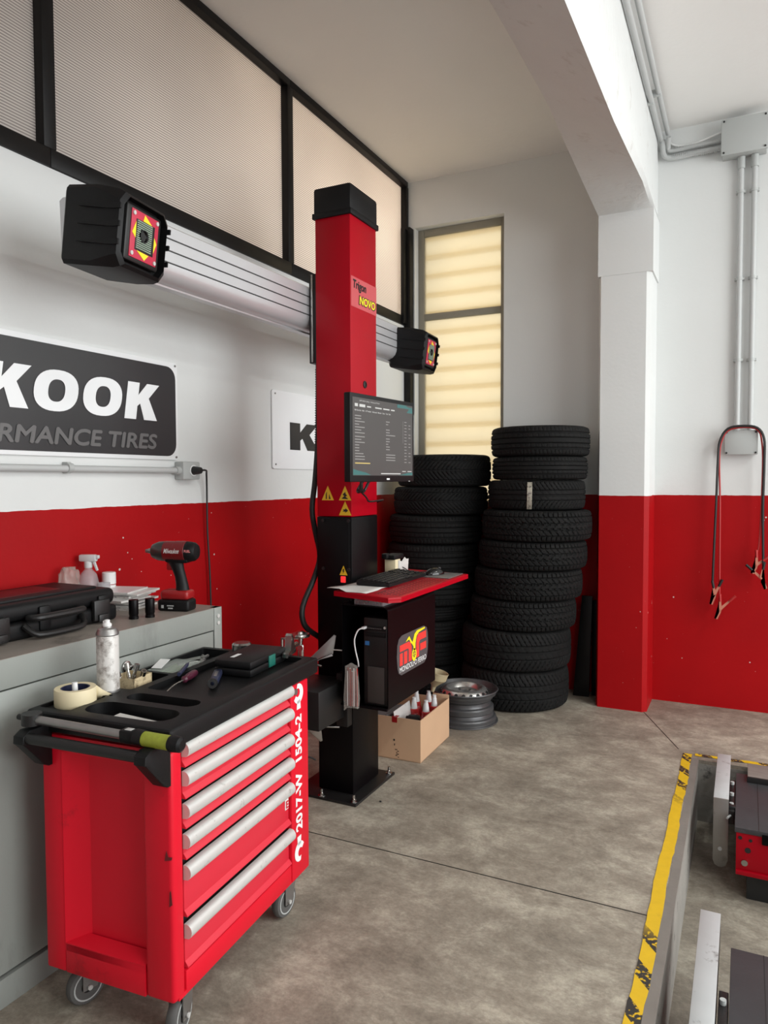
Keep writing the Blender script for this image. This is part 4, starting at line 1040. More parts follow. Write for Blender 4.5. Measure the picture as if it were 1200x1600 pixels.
# moulded tray top with bays, cut by boolean
def slab_with_bays():
    me = MB().box((-.012, -.012, .812), (.812, .480, .868), .010, 3).mesh('tray', 'black')
    base = bpy.data.objects.new('tray', me); COL.objects.link(base)
    def cut(poly, z0):
        cm = MB().prism(poly, (0, 0, z0), X, Y, .2).mesh('c', 'black'); co_ = bpy.data.objects.new('c', cm); COL.objects.link(co_)
        md = base.modifiers.new('b', 'BOOLEAN'); md.operation = 'DIFFERENCE'; md.solver = 'EXACT'; md.object = co_; return co_
    def rp(x0_, y0_, x1_, y1_, r): return [(p[0]+x0_, p[1]+y0_) for p in rrect(x1_-x0_, y1_-y0_, r)]
    cs = [cut(rp(.030, .045, .130, .335, .048), .835), cut(rp(.165, .055, .228, .300, .031), .838),
          cut(rp(.272, .030, .780, .305, .02), .849), cut(rp(.245, .335, .430, .460, .012), .838),
          cut(rp(.445, .335, .780, .460, .012), .838), cut(rp(.02, .355, .165, .465, .01), .858), cut(rp(.172, .345, .182, .43, .004), .850)]
    dg = bpy.context.evaluated_depsgraph_get(); out = bpy.data.meshes.new_from_object(base.evaluated_get(dg))
    for o in cs+[base]: bpy.data.objects.remove(o)
    m = MB(); m.bm.from_mesh(out); bpy.data.meshes.remove(out)
    return m
tr = ct.part('tray_top', slab_with_bays(), 'black', label='black moulded tray top with bays', angle=25)
q = MB(); random.seed(8)
for k in range(11):
    y0 = .062+k*.0165; q.box((.286+.004*(k % 3), y0, .8491), (.290+.004*(k % 3), y0+.010, .8496)); q.box((.286, y0+(.002 if k % 2 else .007), .8491), (.300, y0+(.005 if k % 2 else .010), .8496))
ct.part('tray_lettering', q, 'signg', tr)
# push handle
hd = MB()
for y in (.004, .402):
    hd.prism([(0, .72), (0, .835), (-.075, .838), (-.096, .826), (-.098, .806), (-.085, .795), (-.03, .73), (-.012, .72)], (0, y+.03 if y > .1 else y+.03, 0), X, Z, .036, .003)
hp = each(ct, 'handle_bracket', hd, 'black')
ct.part('handle_bar', MB().cyl((-.078, .012, .818), (-.078, .42, .818), .0145), 'blackm', label='black push bar')

# ================================================================== THINGS ON THE CART
def W2(x, y, z, rz=0): return CM @ T(x, y, z) @ RZ(rz)
# torque wrench resting on the handle
tw = Thing('torque_wrench', 'long chrome torque wrench with a lime green grip lying across the cart handle', 'torque wrench', (0, 0, 0), mtx=CM @ T(-.050, .0, .854) @ RX(.8))
tw.part('shaft', MB().cyl((0, .10, 0), (0, .40, 0), .0115), 'steel')
tw.part('ratchet_head', MB().cyl((0, .415, -.014), (0, .415, .016), .026, seg=24).cyl((0, .395, 0), (0, .43, 0), .015).cyl((0, .44, .0), (0, .462, .0), .008, seg=12), 'blackm')
tw.part('collar', MB().box((-.015, .062, -.015), (.015, .108, .017), .005).cyl((0, .038, 0), (0, .064, 0), .021), 'black')
tw.part('scale_window', MB().box((-.008, .075, .0165), (.008, .095, .0185), .001), 'alu')
tw.part('grip', MB().cyl((0, -.045, 0), (0, .040, 0), .0185, seg=24), 'grip', label='lime green grip')
tw.part('end_cap', MB().lathe([(0, -.032), (.013, -.032), (.019, -.026), (.021, 0), (.019, .004)], (0, -.045, 0), Y, 24), 'black')
# masking tape roll
m = W2(.098, .408, .8585)
tp = Thing('tape_roll', 'roll of cream masking tape lying on the cart tray, loose end hanging out', 'tape roll', (0, 0, 0), mtx=m)
tp.part('tape', MB().lathe([(.040, 0), (.056, 0), (.057, .002), (.057, .047), (.056, .049), (.040, .049)], seg=48, closed=True), 'cream')
tp.part('core', MB().lathe([(.0365, .001), (.040, .001), (.040, .0485), (.0365, .0485)], seg=48, closed=True), 'navy')
b = MB(); q = [b.bm.verts.new(v) for v in ((.045, -.036, .047), (.052, -.022, .001), (.088, -.040, .001), (.098, -.052, .004), (.060, -.045, .030))]; b.bm.faces.new(q)
lt_ = tp.part('loose_end', b, 'cream'); sm = lt_.modifiers.new('thickness', 'SOLIDIFY'); sm.thickness = .0008
single('white_marker', MB().cyl((.0, .0, .004), (.002, .004, .062), .008, seg=14), 'white', 'small white marker cap standing inside the masking tape roll', 'marker', mtx=m, world=False)
# spray can
sc_ = Thing('spray_can', 'tall grimy white spray can standing on the cart tray behind the tape roll', 'spray can', (0, 0, 0), mtx=W2(.208, .388, .868, 200))
sc_.part('can_body', MB().lathe([(0, 0), (.029, 0), (.0325, .003), (.0325, .172), (.031, .176)], seg=36), 'canw', label='dirty white label')
sc_.part('shoulder', MB().lathe([(.0325, .171), (.0335, .174), (.032, .180), (.027, .190), (.016, .194), (.0145, .198)], seg=36), 'steel')
sc_.part('base_ring', MB().lathe([(.0325, .0), (.0332, .002), (.0325, .008)], seg=36), 'steel')
sc_.part('nozzle', MB().lathe([(.013, .196), (.013, .204), (.008, .208), (.008, .216), (.0, .218)], seg=18).box((-.004, -.012, .205), (.004, -.004, .214), .002), 'white')
q = MB()
for k in range(9):
    a = rad(-150+k*12)
for k, (z, w) in enumerate(((.125, 1.0), (.10, .5), (.090, .5), (.080, .45), (.045, .6))):
    for j in range(int(10*w)):
        a = rad(150+j*9); R = .0328
        q.quad((R*cos(a), R*sin(a), z), (R*cos(a+.1), R*sin(a+.1), z), (R*cos(a+.1), R*sin(a+.1), z+.002), (R*cos(a), R*sin(a), z+.002))
sc_.part('label_print', q, 'signg', recalc=False)
# small carton of bits
cb = Thing('parts_carton', 'small torn cream carton of tool bits on the cart tray beside the spray can', 'carton', (0, 0, 0), mtx=W2(.322, .398, .8385, 3))
b = MB(); hh2 = .050; Lx, Ly = .068, .042
b.box((-Lx/2*1.3, -Ly, 0), (Lx/2*1.3, Ly, .002))
for (a, c) in (((-Lx*.65, -Ly), (Lx*.65, -Ly+.0015)), ((-Lx*.65, Ly-.0015), (Lx*.65, Ly)), ((-Lx*.65, -Ly), (-Lx*.65+.0015, Ly)), ((Lx*.65-.0015, -Ly), (Lx*.65, Ly))): b.box((*a, 0), (*c, hh2))
M['oldcard'] = mat('stained_card', (.55, .44, .27), .8, 0, .15, 40, dirt=(.12, .08, .04), ds=40, dlo=.52, dhi=.7)
cb.part('box', b, 'oldcard'); cb.part('flap', MB().box((-.044, .040, .048), (.0, .043, .066), .001, mtx=RX(-12)), 'oldcard')
for k, (x, y, a, c, L) in enumerate(((-.01, .0, 14, 8, .085), (.005, .01, -20, 10, .08), (.02, -.01, 30, -14, .075), (-.02, .012, -8, -20, .07))):
    mt = CM @ T(.322+x, .398+y, .842) @ RX(a) @ RY(c)
    single('tool_bit', MB().cyl((0, 0, 0), (0, 0, L), .0055, seg=10).cyl((0, 0, L-.018), (0, 0, L), .009, seg=12).box((-.004, -.007, .03), (.004, .007, .05), .002), 'chrome', ('longest and most upright', 'left leaning', 'far right leaning', 'shortest, rear')[k]+' of the chrome tool bits sticking out of the cream carton', 'tool bit', mtx=mt, world=False, group='tool bits in the cream carton')
# organiser with white label and lid
og = Thing('organiser_box', 'flat clear organiser box holding lime green tools, on the cart tray', 'organiser box', (0, 0, 0), mtx=W2(.535, .398, .8385, 2))
og.part('base', MB().box((-.082, -.052, 0), (.082, .052, .024), .003), 'clear'); og.part('lid', MB().box((-.083, -.053, .0245), (.083, .053, .029), .002), 'amber')
b = MB()
for k in range(4): b.box((-.07, -.042+.022*k, .003), (.06, -.034+.022*k, .018), .002, mtx=RZ(4*k-6))
og.part('contents', b, 'green')
single('white_label', MB().box((-.030, -.018, .0), (.034, .018, .001), mtx=RY(-14)), 'white', 'small white paper label lying on the clear organiser box', 'label', mtx=W2(.50, .43, .877, 10), world=False)
# pliers / cloth at the far end of the back bay
b = MB()
b.tube([(-.06, 0, .006), (-.02, .012, .010), (.0, .004, .012), (.04, .018, .012)], .006, 8).tube([(-.06, .02, .006), (-.02, .004, .010), (.0, .010, .012), (.04, .0, .012)], .006, 8).cyl((0, .008, .002), (0, .008, .02), .010)
single('pliers', b, 'steel', 'steel pliers lying at the far end of the cart tray back bay', 'pliers', mtx=W2(.70, .39, .842, 25), world=False)
b = MB()
for k in range(14): b.cyl((-.05+.0075*k, -.012, .012), (-.047+.0075*k, .016, .014), .0045, seg=10)
b.box((-.055, -.014, .0), (.058, .016, .010), .003)
single('socket_rail', b, 'chrome', 'chrome socket rail with a row of bits beside the clear organiser box', 'socket rail', mtx=W2(.655, .425, .840, -22), world=False)
single('lime_tool', MB().cyl((0, -.06, .008), (0, .06, .008), .0065, seg=12).cyl((0, .06, .008), (0, .085, .008), .003, seg=10), 'navy', 'thin dark tool beside the clear organiser box on the cart tray', 'tool', mtx=W2(.47, .315, .868, -65), world=False)
# screwdriver and knife
sd = Thing('screwdriver', 'bent shank screwdriver with a dark maroon handle on the cart tray', 'screwdriver', (0, 0, 0), mtx=W2(.40, .262, .8505, 10))
sd.part('shank', MB().tube([(-.115, .0, .003), (-.105, .0, .006), (-.05, .003, .012), (.0, .0, .013)], .0028, 8).tube([(-.115, 0, .003), (-.122, -.008, .003)], .003, 8), 'chrome')
sd.part('handle', MB().lathe([(0, 0), (.007, .002), (.012, .010), (.009, .022), (.0125, .04), (.0125, .085), (.010, .095), (0, .098)], (0, 0, .013), Vector((1, .05, 0)), 12), 'purple')
kn = Thing('utility_knife', 'navy folding utility knife lying open-ended on the cart tray beside the screwdriver', 'knife', (0, 0, 0), mtx=W2(.43, .165, .851, 28))
kn.part('handle', MB().box((-.025, -.014, 0), (.115, .014, .022), .007), 'navy')
kn.part('end_ring', MB().lathe([(.006, 0), (.015, 0), (.017, .006), (.015, .014), (.006, .014)], (-.036, .0, .014), Vector((-1, 0, .25)), 20, closed=True), 'blackm')
kn.part('clip', MB().box((.02, -.005, .022), (.08, .005, .024), .001), 'steel')
# black case with teal latch
bc = Thing('tool_case', 'small black hard case with a teal latch lying on the cart tray', 'tool case', (0, 0, 0), mtx=W2(.66, .172, .8505, 2))
bc.part('case_base', MB().box((-.125, -.070, 0), (.125, .070, .026), .006), 'black'); bc.part('lid', MB().box((-.125, -.070, .0275), (.125, .070, .052), .007), 'black')
bc.part('latch', MB().box((-.005, -.074, .006), (.040, -.068, .046), .002), 'teal', label='teal latch')
bc.part('white_sticker', MB().box((-.08, .02, .052), (-.03, .035, .0525)), 'white')
single('paper_slip', MB().box((-.055, -.09, .0), (.03, .09, .0012), mtx=RZ(3)), 'paper', 'crumpled white paper slip lying in the near oval bay of the cart tray', 'paper', mtx=W2(.083, .165, .8375, 0) @ RX(5), world=False)

# ================================================================== GREY CABINET BENCH
BX = -1.865; BY = 2.30; BZ = .998
gc = Thing('grey_cabinet', 'long grey steel cabinet with a dark top standing against the red wall behind the cart', 'cabinet', ((BX+XW)/2, 1.4, 0), world=True)
gc.part('inner_body', MB().box((XW+.01, -.6, .10), (BX-.03, BY-.002, BZ-.005)), 'ink')
gc.part('end_panel', MB().box((XW+.01, BY-.004, .0), (BX-.03, BY+.001, BZ)), 'grey')
gc.part('bench_top', MB().box((XW+.01, -.6, BZ-.003), (BX-.001, BY-.001, BZ+.001)), 'benchtop', label='dark worn bench top')
b = MB().box((BX-.02, -.6, BZ-.086), (BX, BY-.045, BZ), .0015); gc.part('top_rail', b, 'grey')
gc.part('kick_plate', MB().box((XW+.02, -.6, 0), (BX-.004, BY-.01, .085), .002), 'grey')
b = MB().box((BX-.03, BY-.043, .10), (BX+.001, BY+.002, BZ+.001), .002); co2 = gc.part('corner_post', b, 'grey')
for z in (.965, .938): gc.part('screw', MB().cyl((BX, BY-.022, z), (BX+.005, BY-.022, z), .008, seg=14), 'alu', co2)
for i, (y0, y1) in enumerate(((-.59, .28), (.287, 1.155), (1.162, BY-.048))):
    d = gc.part('door_panel', MB().box((BX-.02, y0, .10), (BX-.002, y1, BZ-.091), .002), 'grey')
    if i == 2:
        gc.part('door_lock', MB().lathe([(0, .016), (.012, .016), (.015, .012), (.0155, .004), (.020, .003), (.021, 0)], (BX, 1.80, .872), X, 20).box((BX+.012, 1.786, .866), (BX+.020, 1.814, .878), .003), 'chrome', d)

# ---- things on the bench
cs = Thing('equipment_case', 'large black moulded carry case with handle lying on the grey cabinet', 'carry case', (-2.10, 1.5, BZ), world=True)
cyA, cyB, cxA, cxB = 1.05, 1.93, -2.335, -2.035
b = MB().box((cxA, cyA, BZ+.001), (cxB, cyB, BZ+.058), .016, 3); cs.part('case_base', b, 'black')
b = MB().box((cxA+.004, cyA+.004, BZ+.060), (cxB-.004, cyB-.004, BZ+.118), .022, 3); lid = cs.part('lid', b, 'black')
b = MB().box((cxA+.03, cyA+.05, BZ+.114), (cxB-.05, cyB-.05, BZ+.126), .006); cs.part('lid_panel', b, 'black', lid)
cs.part('lid_label', MB().box((cxA+.06, cyA+.10, BZ+.1255), (cxB-.10, cyB-.16, BZ+.1270), .001), 'cover', lid, label='dark red lid label')
b = MB()
for k in range(8): b.box((cxB-.004, cyB-.52+.0*k, 0), (cxB-.003, cyB-.51, .001))
b = MB()
for y in (1.18, 1.30, 1.62, 1.86): b.box((cxB-.012, y-.022, BZ+.018), (cxB+.006, y+.022, BZ+.098), .006)
each(cs, 'rib', b, 'black')
for y in (1.845, 1.45): cs.part('latch', MB().box((cxB-.004, y-.036, BZ+.012), (cxB+.016, y+.036, BZ+.085), .006).box((cxB+.010, y-.022, BZ+.008), (cxB+.024, y+.022, BZ+.035), .004), 'blackm')
b = MB().tube([(cxB+.004, 1.555, BZ+.068), (cxB+.034, 1.565, BZ+.070), (cxB+.040, 1.60, BZ+.070), (cxB+.040, 1.71, BZ+.070), (cxB+.034, 1.745, BZ+.070), (cxB+.004, 1.755, BZ+.068)], .011, 10)
b.tube([(cxB+.006, 1.54, BZ+.045), (cxB+.035, 1.555, BZ+.022), (cxB+.046, 1.59, BZ+.016), (cxB+.046, 1.71, BZ+.016), (cxB+.036, 1.745, BZ+.024), (cxB+.006, 1.76, BZ+.045)], .0105, 10)
each(cs, 'carry_handle', b, 'blackm')
for i, (x, y) in enumerate(((-1.985, 1.955), (-1.955, 2.005))):
    single('impact_socket', MB().lathe([(.009, .070), (.0165, .070), (.0172, .068), (.0172, .018), (.0158, .015), (.0158, .010), (.0172, .008), (.0172, .0), (.009, 0)], seg=28, closed=True), 'blackp',
           ('left' if i == 0 else 'right')+' of the two black impact sockets standing on the grey cabinet', 'socket', (x, y, BZ+.001), world=False, group='impact sockets on the cabinet')
# impact wrench: nose to local -x
iw = Thing('impact_wrench', 'red and black cordless impact wrench standing on its battery at the cabinet end', 'impact wrench', (0, 0, 0), mtx=T(-1.955, 2.165, BZ+.001) @ RZ(14))
b = MB().box((-.078, -.036, 0), (.052, .036, .045), .010, 3); bat = iw.part('battery', b, 'black')
iw.part('battery_rail', MB().box((-.068, -.034, .044), (.048, .034, .080), .012, 3), 'redpl', label='red battery mount')
iw.part('battery_lettering', MB().box((-.060, -.0368, .012), (-.050, -.036, .024)).box((-.036, -.0368, .020), (-.008, -.036, .024)).box((-.032, -.0368, .010), (-.012, -.036, .015)), 'lgrey', bat)
b = MB(); 
prof = [((.012, 0, .078), .024, .026), ((.010, 0, .100), .021, .024), ((.004, 0, .13), .019, .022), ((-.006, 0, .16), .020, .024), ((-.016, 0, .19), .022, .030)]
rings = []
for (c_, ry, rx) in prof: rings.append([b.bm.verts.new((c_[0]+rx*cos(2*pi*k/16), c_[1]+ry*sin(2*pi*k/16), c_[2])) for k in range(16)])
for A, B in zip(rings, rings[1:]):
    for k in range(16): b.bm.faces.new((A[k], A[(k+1) % 16], B[(k+1) % 16], B[k]))
b.bm.faces.new(list(reversed(rings[0]))); b.bm.faces.new(rings[-1])
iw.part('grip', b, 'black')
iw.part('trigger', MB().box((-.052, -.009, .155), (-.024, .009, .185), .006), 'redpl')
iw.part('motor_housing', MB().lathe([(0, .076), (.028, .074), (.036, .064), (.039, .045), (.039, -.010), (.036, -.012)], (0, 0, .228), X, 28).box((-.05, -.028, .185), (.045, .028, .215), .01), 'black')
iw.part('side_panel', MB().lathe([(.036, -.012), (.0395, -.012), (.0395, -.055), (.036, -.055)], (0, 0, .228), X, 28, closed=True).lathe([(.0395, .035), (.0405, .034), (.0405, -.012), (.0395, -.013)], (0, 0, .228), X, 28, closed=True), mat('wrench_red', (.16, .006, .008), .35), label='dark red housing')
iw.part('hammer_case', MB().lathe([(.0385, -.050), (.039, -.055), (.037, -.085), (.028, -.108), (.014, -.114), (0, -.114)], (0, 0, .228), X, 28), mat('gunmetal', (.08, .075, .07), .35, .7), label='grey hammer case')
iw.part('anvil', MB().cyl((-.113, 0, .228), (-.130, 0, .228), .010, seg=14).box((-.142, -.0065, .2215), (-.128, .0065, .2345), .001), 'steel')
q = MB().text('Milwaukee', (-.045, -.0415, .224), X, Z, .062, .018, bold=.004, shear=.25, lift=0); iw.part('lettering', q, 'white', recalc=False)
q = MB().text('FUEL', (.040, -.0400, .228), X, Z, .026, .010, bold=.04, lift=0); iw.part('lettering', q, mat('pink_ink', (.75, .25, .25), .4), recalc=False)
# magazines
mg = []
random.seed(11)
for k in range(9):
    z = BZ+.001+k*.0078; w = .125+.01*random.random(); l = .16+.02*random.random()
    mt = T(-2.215+random.uniform(-.02, .02), 2.14+random.uniform(-.02, .02), z) @ RZ(random.uniform(-14, 14)+10)
    t = Thing('leaflet', ('bottom' if k == 0 else 'top' if k == 8 else ['second', 'third', 'fourth', 'fifth', 'sixth', 'seventh', 'eighth'][k-1])+(' leaflet' if k in (0, 8) else ' leaflet from the bottom')+' of the untidy printed stack on the grey cabinet', 'leaflet', (0, 0, 0), mtx=mt, group='leaflets stacked on the cabinet')
    t.part('pages', MB().box((-w/2*1.15, -l/2, 0), (w/2*1.15, l/2, .0066)), 'paper' if k % 3 else 'newsp')
    t.part('cover', MB().box((-w/2*1.16, -l/2-.001, .0067), (w/2*1.16, l/2+.001, .0074)), ('newsp', 'signw', 'signg', 'newsp', 'white', 'newsp', 'signb', 'white', 'signw')[k])
# white capped can
wc = Thing('aerosol_can', 'small red and white aerosol can with a wide white cap behind the black case', 'aerosol can', (-2.315, 2.15, BZ+.001))
wc.part('can_body', MB().lathe([(0, 0), (.024, 0), (.0255, .002), (.0255, .085)], seg=28), 'redpl'); wc.part('label', MB().lathe([(.0258, .02), (.0258, .080)], seg=28), 'white')
wc.part('cap', MB().lathe([(.0262, .083), (.027, .084), (.027, .128), (.025, .131), (0, .131)], seg=28), 'white')
# spray bottle and crumpled clear packaging
sb = Thing('spray_bottle', 'clear trigger spray bottle standing against the red wall on the grey cabinet', 'spray bottle', (-2.315, 2.048, BZ+.001), rz=rad(20))
sb.part('bottle', MB().lathe([(0, 0), (.036, 0), (.038, .004), (.038, .10), (.030, .135), (.014, .155), (.013, .165)], seg=28), 'clear')
sb.part('trigger_head', MB().lathe([(.015, .16), (.016, .165), (.016, .182), (.012, .186)], seg=20).box((-.035, -.012, .184), (.035, .012, .212), .006).prism([(.018, .184), (.028, .184), (.040, .150), (.034, .148)], (0, -.005, 0), X, Z, -.01, .001).box((.030, -.008, .196), (.045, .008, .210), .003), 'pale')
b = MB(); random.seed(21)
bmesh.ops.create_icosphere(b.bm, subdivisions=4, radius=1)
for v in b.bm.verts:
    n_ = v.co.normalized(); r_ = 1+.16*sin(n_.x*9)*cos(n_.z*7)+.10*random.uniform(-1, 1); v.co = Vector((n_.x*.030*r_, n_.y*.038*r_*(1.15 if n_.z > 0 else .9), max(-.088, min(.082, n_.z*.10*r_))))
single('clear_packaging', b, 'bag', 'crumpled clear plastic packaging beside the spray bottle at the red wall', 'packaging', (-2.325, 1.962, BZ+.090), world=False, angle=180)
single('clear_cup', MB().lathe([(.0, .002), (.020, .002), (.020, 0), (.022, 0), (.024, .10), (.0225, .10), (.0205, .004)], seg=24), 'clear', 'small clear plastic cup between the spray bottle and the white cap', 'cup', (-2.262, 2.075, BZ+.001), world=False)
single('chrome_disc', MB().lathe([(0, .03), (.030, .03), (.036, .024), (.036, .0), (0, 0)], seg=28), 'chrome', 'round chrome fitting showing just behind the black case on the tray', 'fitting', mtx=W2(.80, .30, .869), world=False)
# chrome clamp lying at the far end of the tray
b = MB().prism([(-.05, 0), (.05, 0), (.05, .012), (.030, .02), (.018, .062), (.0, .078), (-.012, .072), (-.016, .02), (-.05, .014)], (0, -.012, 0), X, Z, -.024, .003).cyl((.0, -.014, .055), (.0, .014, .055), .009).cyl((.01, .0, .02), (.09, .0, .02), .009)
single('chrome_clamp', b, 'chrome', 'polished chrome clamp lever standing at the far end of the cart tray', 'clamp', mtx=W2(.80, .10, .869, 12), world=False)

# ================================================================== TYRES
def tyre_mesh(kind, Rr=.33, Ww=.205, rim=.205):
    """axis z, centred; tread pattern cut into the outer band"""
    nT, prof = 420, []
    hw = Ww/2
    side = [(rim, -.34*hw), (rim+.002, -.60*hw), (rim+.012, -.74*hw), (rim+.030, -.86*hw), (rim+.055, -.965*hw), (Rr-.055, -1.0*hw), (Rr-.032, -.985*hw), (Rr-.018, -.93*hw)]
    nb = 34
    tread = []
    for i in range(nb):
        t = -.86+1.72*i/(nb-1); tread.append((Rr-.010*(abs(t)/.86)**3.2, t*hw, t))
    rows = [(r, z, None) for r, z in side]+tread+[(r, -z, None) for r, z in reversed(side)]
    rows += [(rim-.0, .3*hw, None), (rim+.012, .26*hw, None), (Rr-.03, .6*hw, None), (Rr-.018, 0, None), (Rr-.03, -.6*hw, None), (rim+.012, -.26*hw, None)]
    m = MB(); G = []
    def depth(th, t):
        a = th*Rr           # arc length
        if kind == 'rib':
            for g in (-.52, -.18, .18, .52):
                if abs(t-g) < .040: return .008
            if abs(t) > .60 and ((a+.02*t) % .026) < .0045: return .004
            if .22 < abs(t) < .48 and ((a+.03*t) % .034) < .004: return .003
        elif kind == 'chev':
            if abs(t) < .03: return .007
            if ((a-.10*abs(t)) % .030) < .0080 and abs(t) < .86: return .007
            if abs(abs(t)-.60) < .028: return .006
        elif kind == 'block':
            for g in (-.60, .60):
                if abs(t-g) < .034: return .008
            for g in (-.2, .2):
                if abs(t-g-.035*(1 if (a % .040) < .02 else -1)) < .040: return .008
            if abs(t) > .62 and ((a+.012*t) % .029) < .0065: return .007
            if .22 < abs(t) < .58 and ((a+.08*t) % .036) < .0060: return .006
            if abs(t) <= .2 and ((a-.06*t) % .05) < .005: return .005
        else:
            for g in (-.35, 0, .35):
                if abs(t-g) < .030: return .007
            if abs(t) > .38 and ((a+.07*abs(t)) % .030) < .0062: return .006
            if abs(t) < .35 and ((a+.10*t) % .045) < .004: return .004
        return 0
    for (r, z, t) in rows:
        ring = []
        for k in range(nT):
            th = 2*pi*k/nT; rr = r
            if t is not None: rr -= depth(th, t)
            elif abs(z) > .92*hw and r > Rr-.04: rr -= .002*(1 if (k % 6) < 2 else 0)
            ring.append(m.bm.verts.new((rr*cos(th), rr*sin(th), z)))
        G.append(ring)
    n = len(G)
    for i in range(n):
        A, B = G[i], G[(i+1) % n]
        for k in range(nT): m.bm.faces.new((A[k], A[(k+1) % nT], B[(k+1) % nT], B[k]))
    return m.mesh('tyre_'+kind, 'rubber', angle=38, recalc=False)
TM = {k: tyre_mesh(k) for k in ('rib', 'chev', 'block', 'mix')}
def tyre(kind, x, y, zb, zt, D, rz, label, group, tilt=0):
    o = bpy.data.objects.new('tyre', TM[kind]); COL.objects.link(o)
    o.matrix_world = T(x, y, (zb+zt)/2) @ RZ(rz) @ RX(tilt) @ Matrix.Diagonal((D/.66, D/.66, (zt-zb-.002)/.205, 1))
    return tagit(o, label, 'tyre', group)
ordn = ['top', 'second', 'third', 'fourth', 'fifth', 'sixth', 'seventh', 'eighth', 'bottom']
zr_ = [1.842, 1.648, 1.496, 1.302, 1.103, .918, .722, .524, .262, 0]
xr_ = [-1.232, -1.235, -1.256, -1.254, -1.280, -1.310, -1.344, -1.392, -1.400]
Dr = [.646, .625, .640, .722, .715, .716, .705, .735, .725]
kr = ['rib', 'rib', 'mix', 'block', 'block', 'block', 'block', 'mix', 'mix']
for i in range(9):
    lab = ordn[i]+' tyre of the taller right-hand stack'+(', pale strip stuck on its tread' if i == 2 else '')
    o = tyre(kr[i], xr_[i], 4.835-.0*i, zr_[i+1], zr_[i], Dr[i], 37*i, lab, 'tyres in the right-hand stack')
zl_ = [1.672, 1.452, 1.258, 1.058, .838, .630, .522, .378, .205, 0]
redge = [-1.606, -1.628, -1.671, -1.699, -1.708, -1.765, -1.780, -1.792, -1.80]
Dl = [.665, .670, .665, .650, .660, .60, .60, .585, .575]
kl = ['chev', 'chev', 'rib', 'rib', 'rib', 'rib', 'rib', 'rib', 'mix']
for i in range(9):
    tyre(kl[i], max(redge[i]-Dl[i]/2+.012, XW+Dl[i]/2+.01), 4.855, zl_[i+1], zl_[i], Dl[i], 53*i+10, ordn[i]+' tyre of the left-hand stack behind the red column', 'tyres in the left-hand stack')
# pale strip on the third tyre of the right stack
a0 = math.atan2(-4.835, 1.2)
b = MB(); rr = .3215
cxs, cys = xr_[2], 4.835
P = []
for k in range(5):
    a = rad(-86.0+k*1.4); P.append((cxs+rr*cos(a), cys+rr*sin(a)))
for (p, q_) in zip(P, P[1:]):
    b.quad((p[0], p[1], 1.312), (q_[0], q_[1], 1.312), (q_[0]+.003, q_[1], 1.482), (p[0]+.003, p[1], 1.482))
M['strip'] = mat('worn_sticker', (.40, .37, .30), .5, 0, .2, 60, dirt=(.08, .07, .06), ds=50, dlo=.5, dhi=.6)
o = single('tyre_sticker', b, 'strip', 'narrow pale worn strip stuck down the tread of a tyre in the right-hand stack', 'sticker', (cxs, cys-.32, 1.4), recalc=False)
o.modifiers.new('thickness', 'SOLIDIFY').thickness = .002

# steel wheel lying on the floor
rm = Thing('steel_wheel', 'silver steel car wheel rim lying on the floor beside the cardboard box', 'wheel rim', (-1.555, 4.262, 0))
rm.part('rim_barrel', MB().lathe([(.203, 0), (.209, .003), (.208, .010), (.200, .012), (.196, .016), (.197, .034), (.192, .042), (.180, .046), (.178, .060), (.176, .066), (.182, .072), (.182, .098), (.176, .106), (.164, .112), (.160, .124), (.160, .136), (.170, .142), (.176, .148), (.180, .166), (.196, .172), (.199, .188), (.206, .192), (.211, .199), (.208, .205), (.201, .203), (.192, .192), (.176, .172), (.160, .150), (.150, .125), (.148, .07), (.172, .05), (.19, .012)], seg=72, closed=True), mat('painted_wheel_steel', (.085, .085, .088), .36, .45, .15, 10), label='grey rim barrel', angle=24)
dm = MB(); prof = [(.150, .150), (.158, .165), (.150, .182), (.140, .196), (.128, .205), (.112, .208), (.098, .200), (.085, .182), (.070, .176), (.040, .178), (.034, .182), (.030, .180), (.030, .150)]
dm.lathe(prof, seg=64)
disc = rm.part('wheel_disc', dm, mat('wheel_disc_silver', (.62, .61, .59), .25, .85, .1, 20), label='bright silver wheel disc')
b = MB()
for k in range(20):
    a = 2*pi*k/20; c_ = Vector((.1465*cos(a), .1465*sin(a), .188)); n_ = Vector((cos(a)*.75, sin(a)*.75, .66)); t_ = Vector((-sin(a), cos(a), 0))
    b.lathe([(0, .003), (.0105, .003), (.0105, -.002)], c_+n_*.0005, n_, 14)
each(rm, 'vent_hole', b, 'ink', disc, label='dark round vent holes')
b = MB()
for k in range(5): a = 2*pi*k/5; b.cyl((.055*cos(a), .055*sin(a), .176), (.055*cos(a), .055*sin(a), .1795), .008, seg=12)
b.cyl((0, 0, .150), (0, 0, .153), .03); each(rm, 'bolt_hole', b, 'ink', disc)

# cardboard box with bottles
BM = T(-1.517, 3.487, 0) @ RZ(91.5)
bxw, bxl, bh = .40, .445, .228      # y (left), x (away)
cd = Thing('cardboard_box', 'open brown cardboard box of bottles standing on the floor behind the column', 'cardboard box', (0, 0, 0), mtx=BM)
b = MB(); th = .005
b.box((0, 0, 0), (bxl, bxw, .004))
b.box((0, 0, 0), (bxl, th, bh)); b.box((0, bxw-th, 0), (bxl, bxw, bh)); b.box((0, th, 0), (th, bxw-th, bh)); b.box((bxl-th, th, 0), (bxl, bxw-th, bh))
cd.part('carton_walls', b, 'card')
cd.part('flap', MB().box((bxl-.006, .0, bh-.004), (bxl-.001, .10, bh+.02), .001, mtx=None), 'card')
b = MB().box((-.001, .135, bh-.028), (0, .165, bh+.001)).box((-.001, .135, bh), (.03, .165, bh+.002)); cd.part('sealing_tape', b, 'redpl', label='red tape at the top edge')
b = MB()
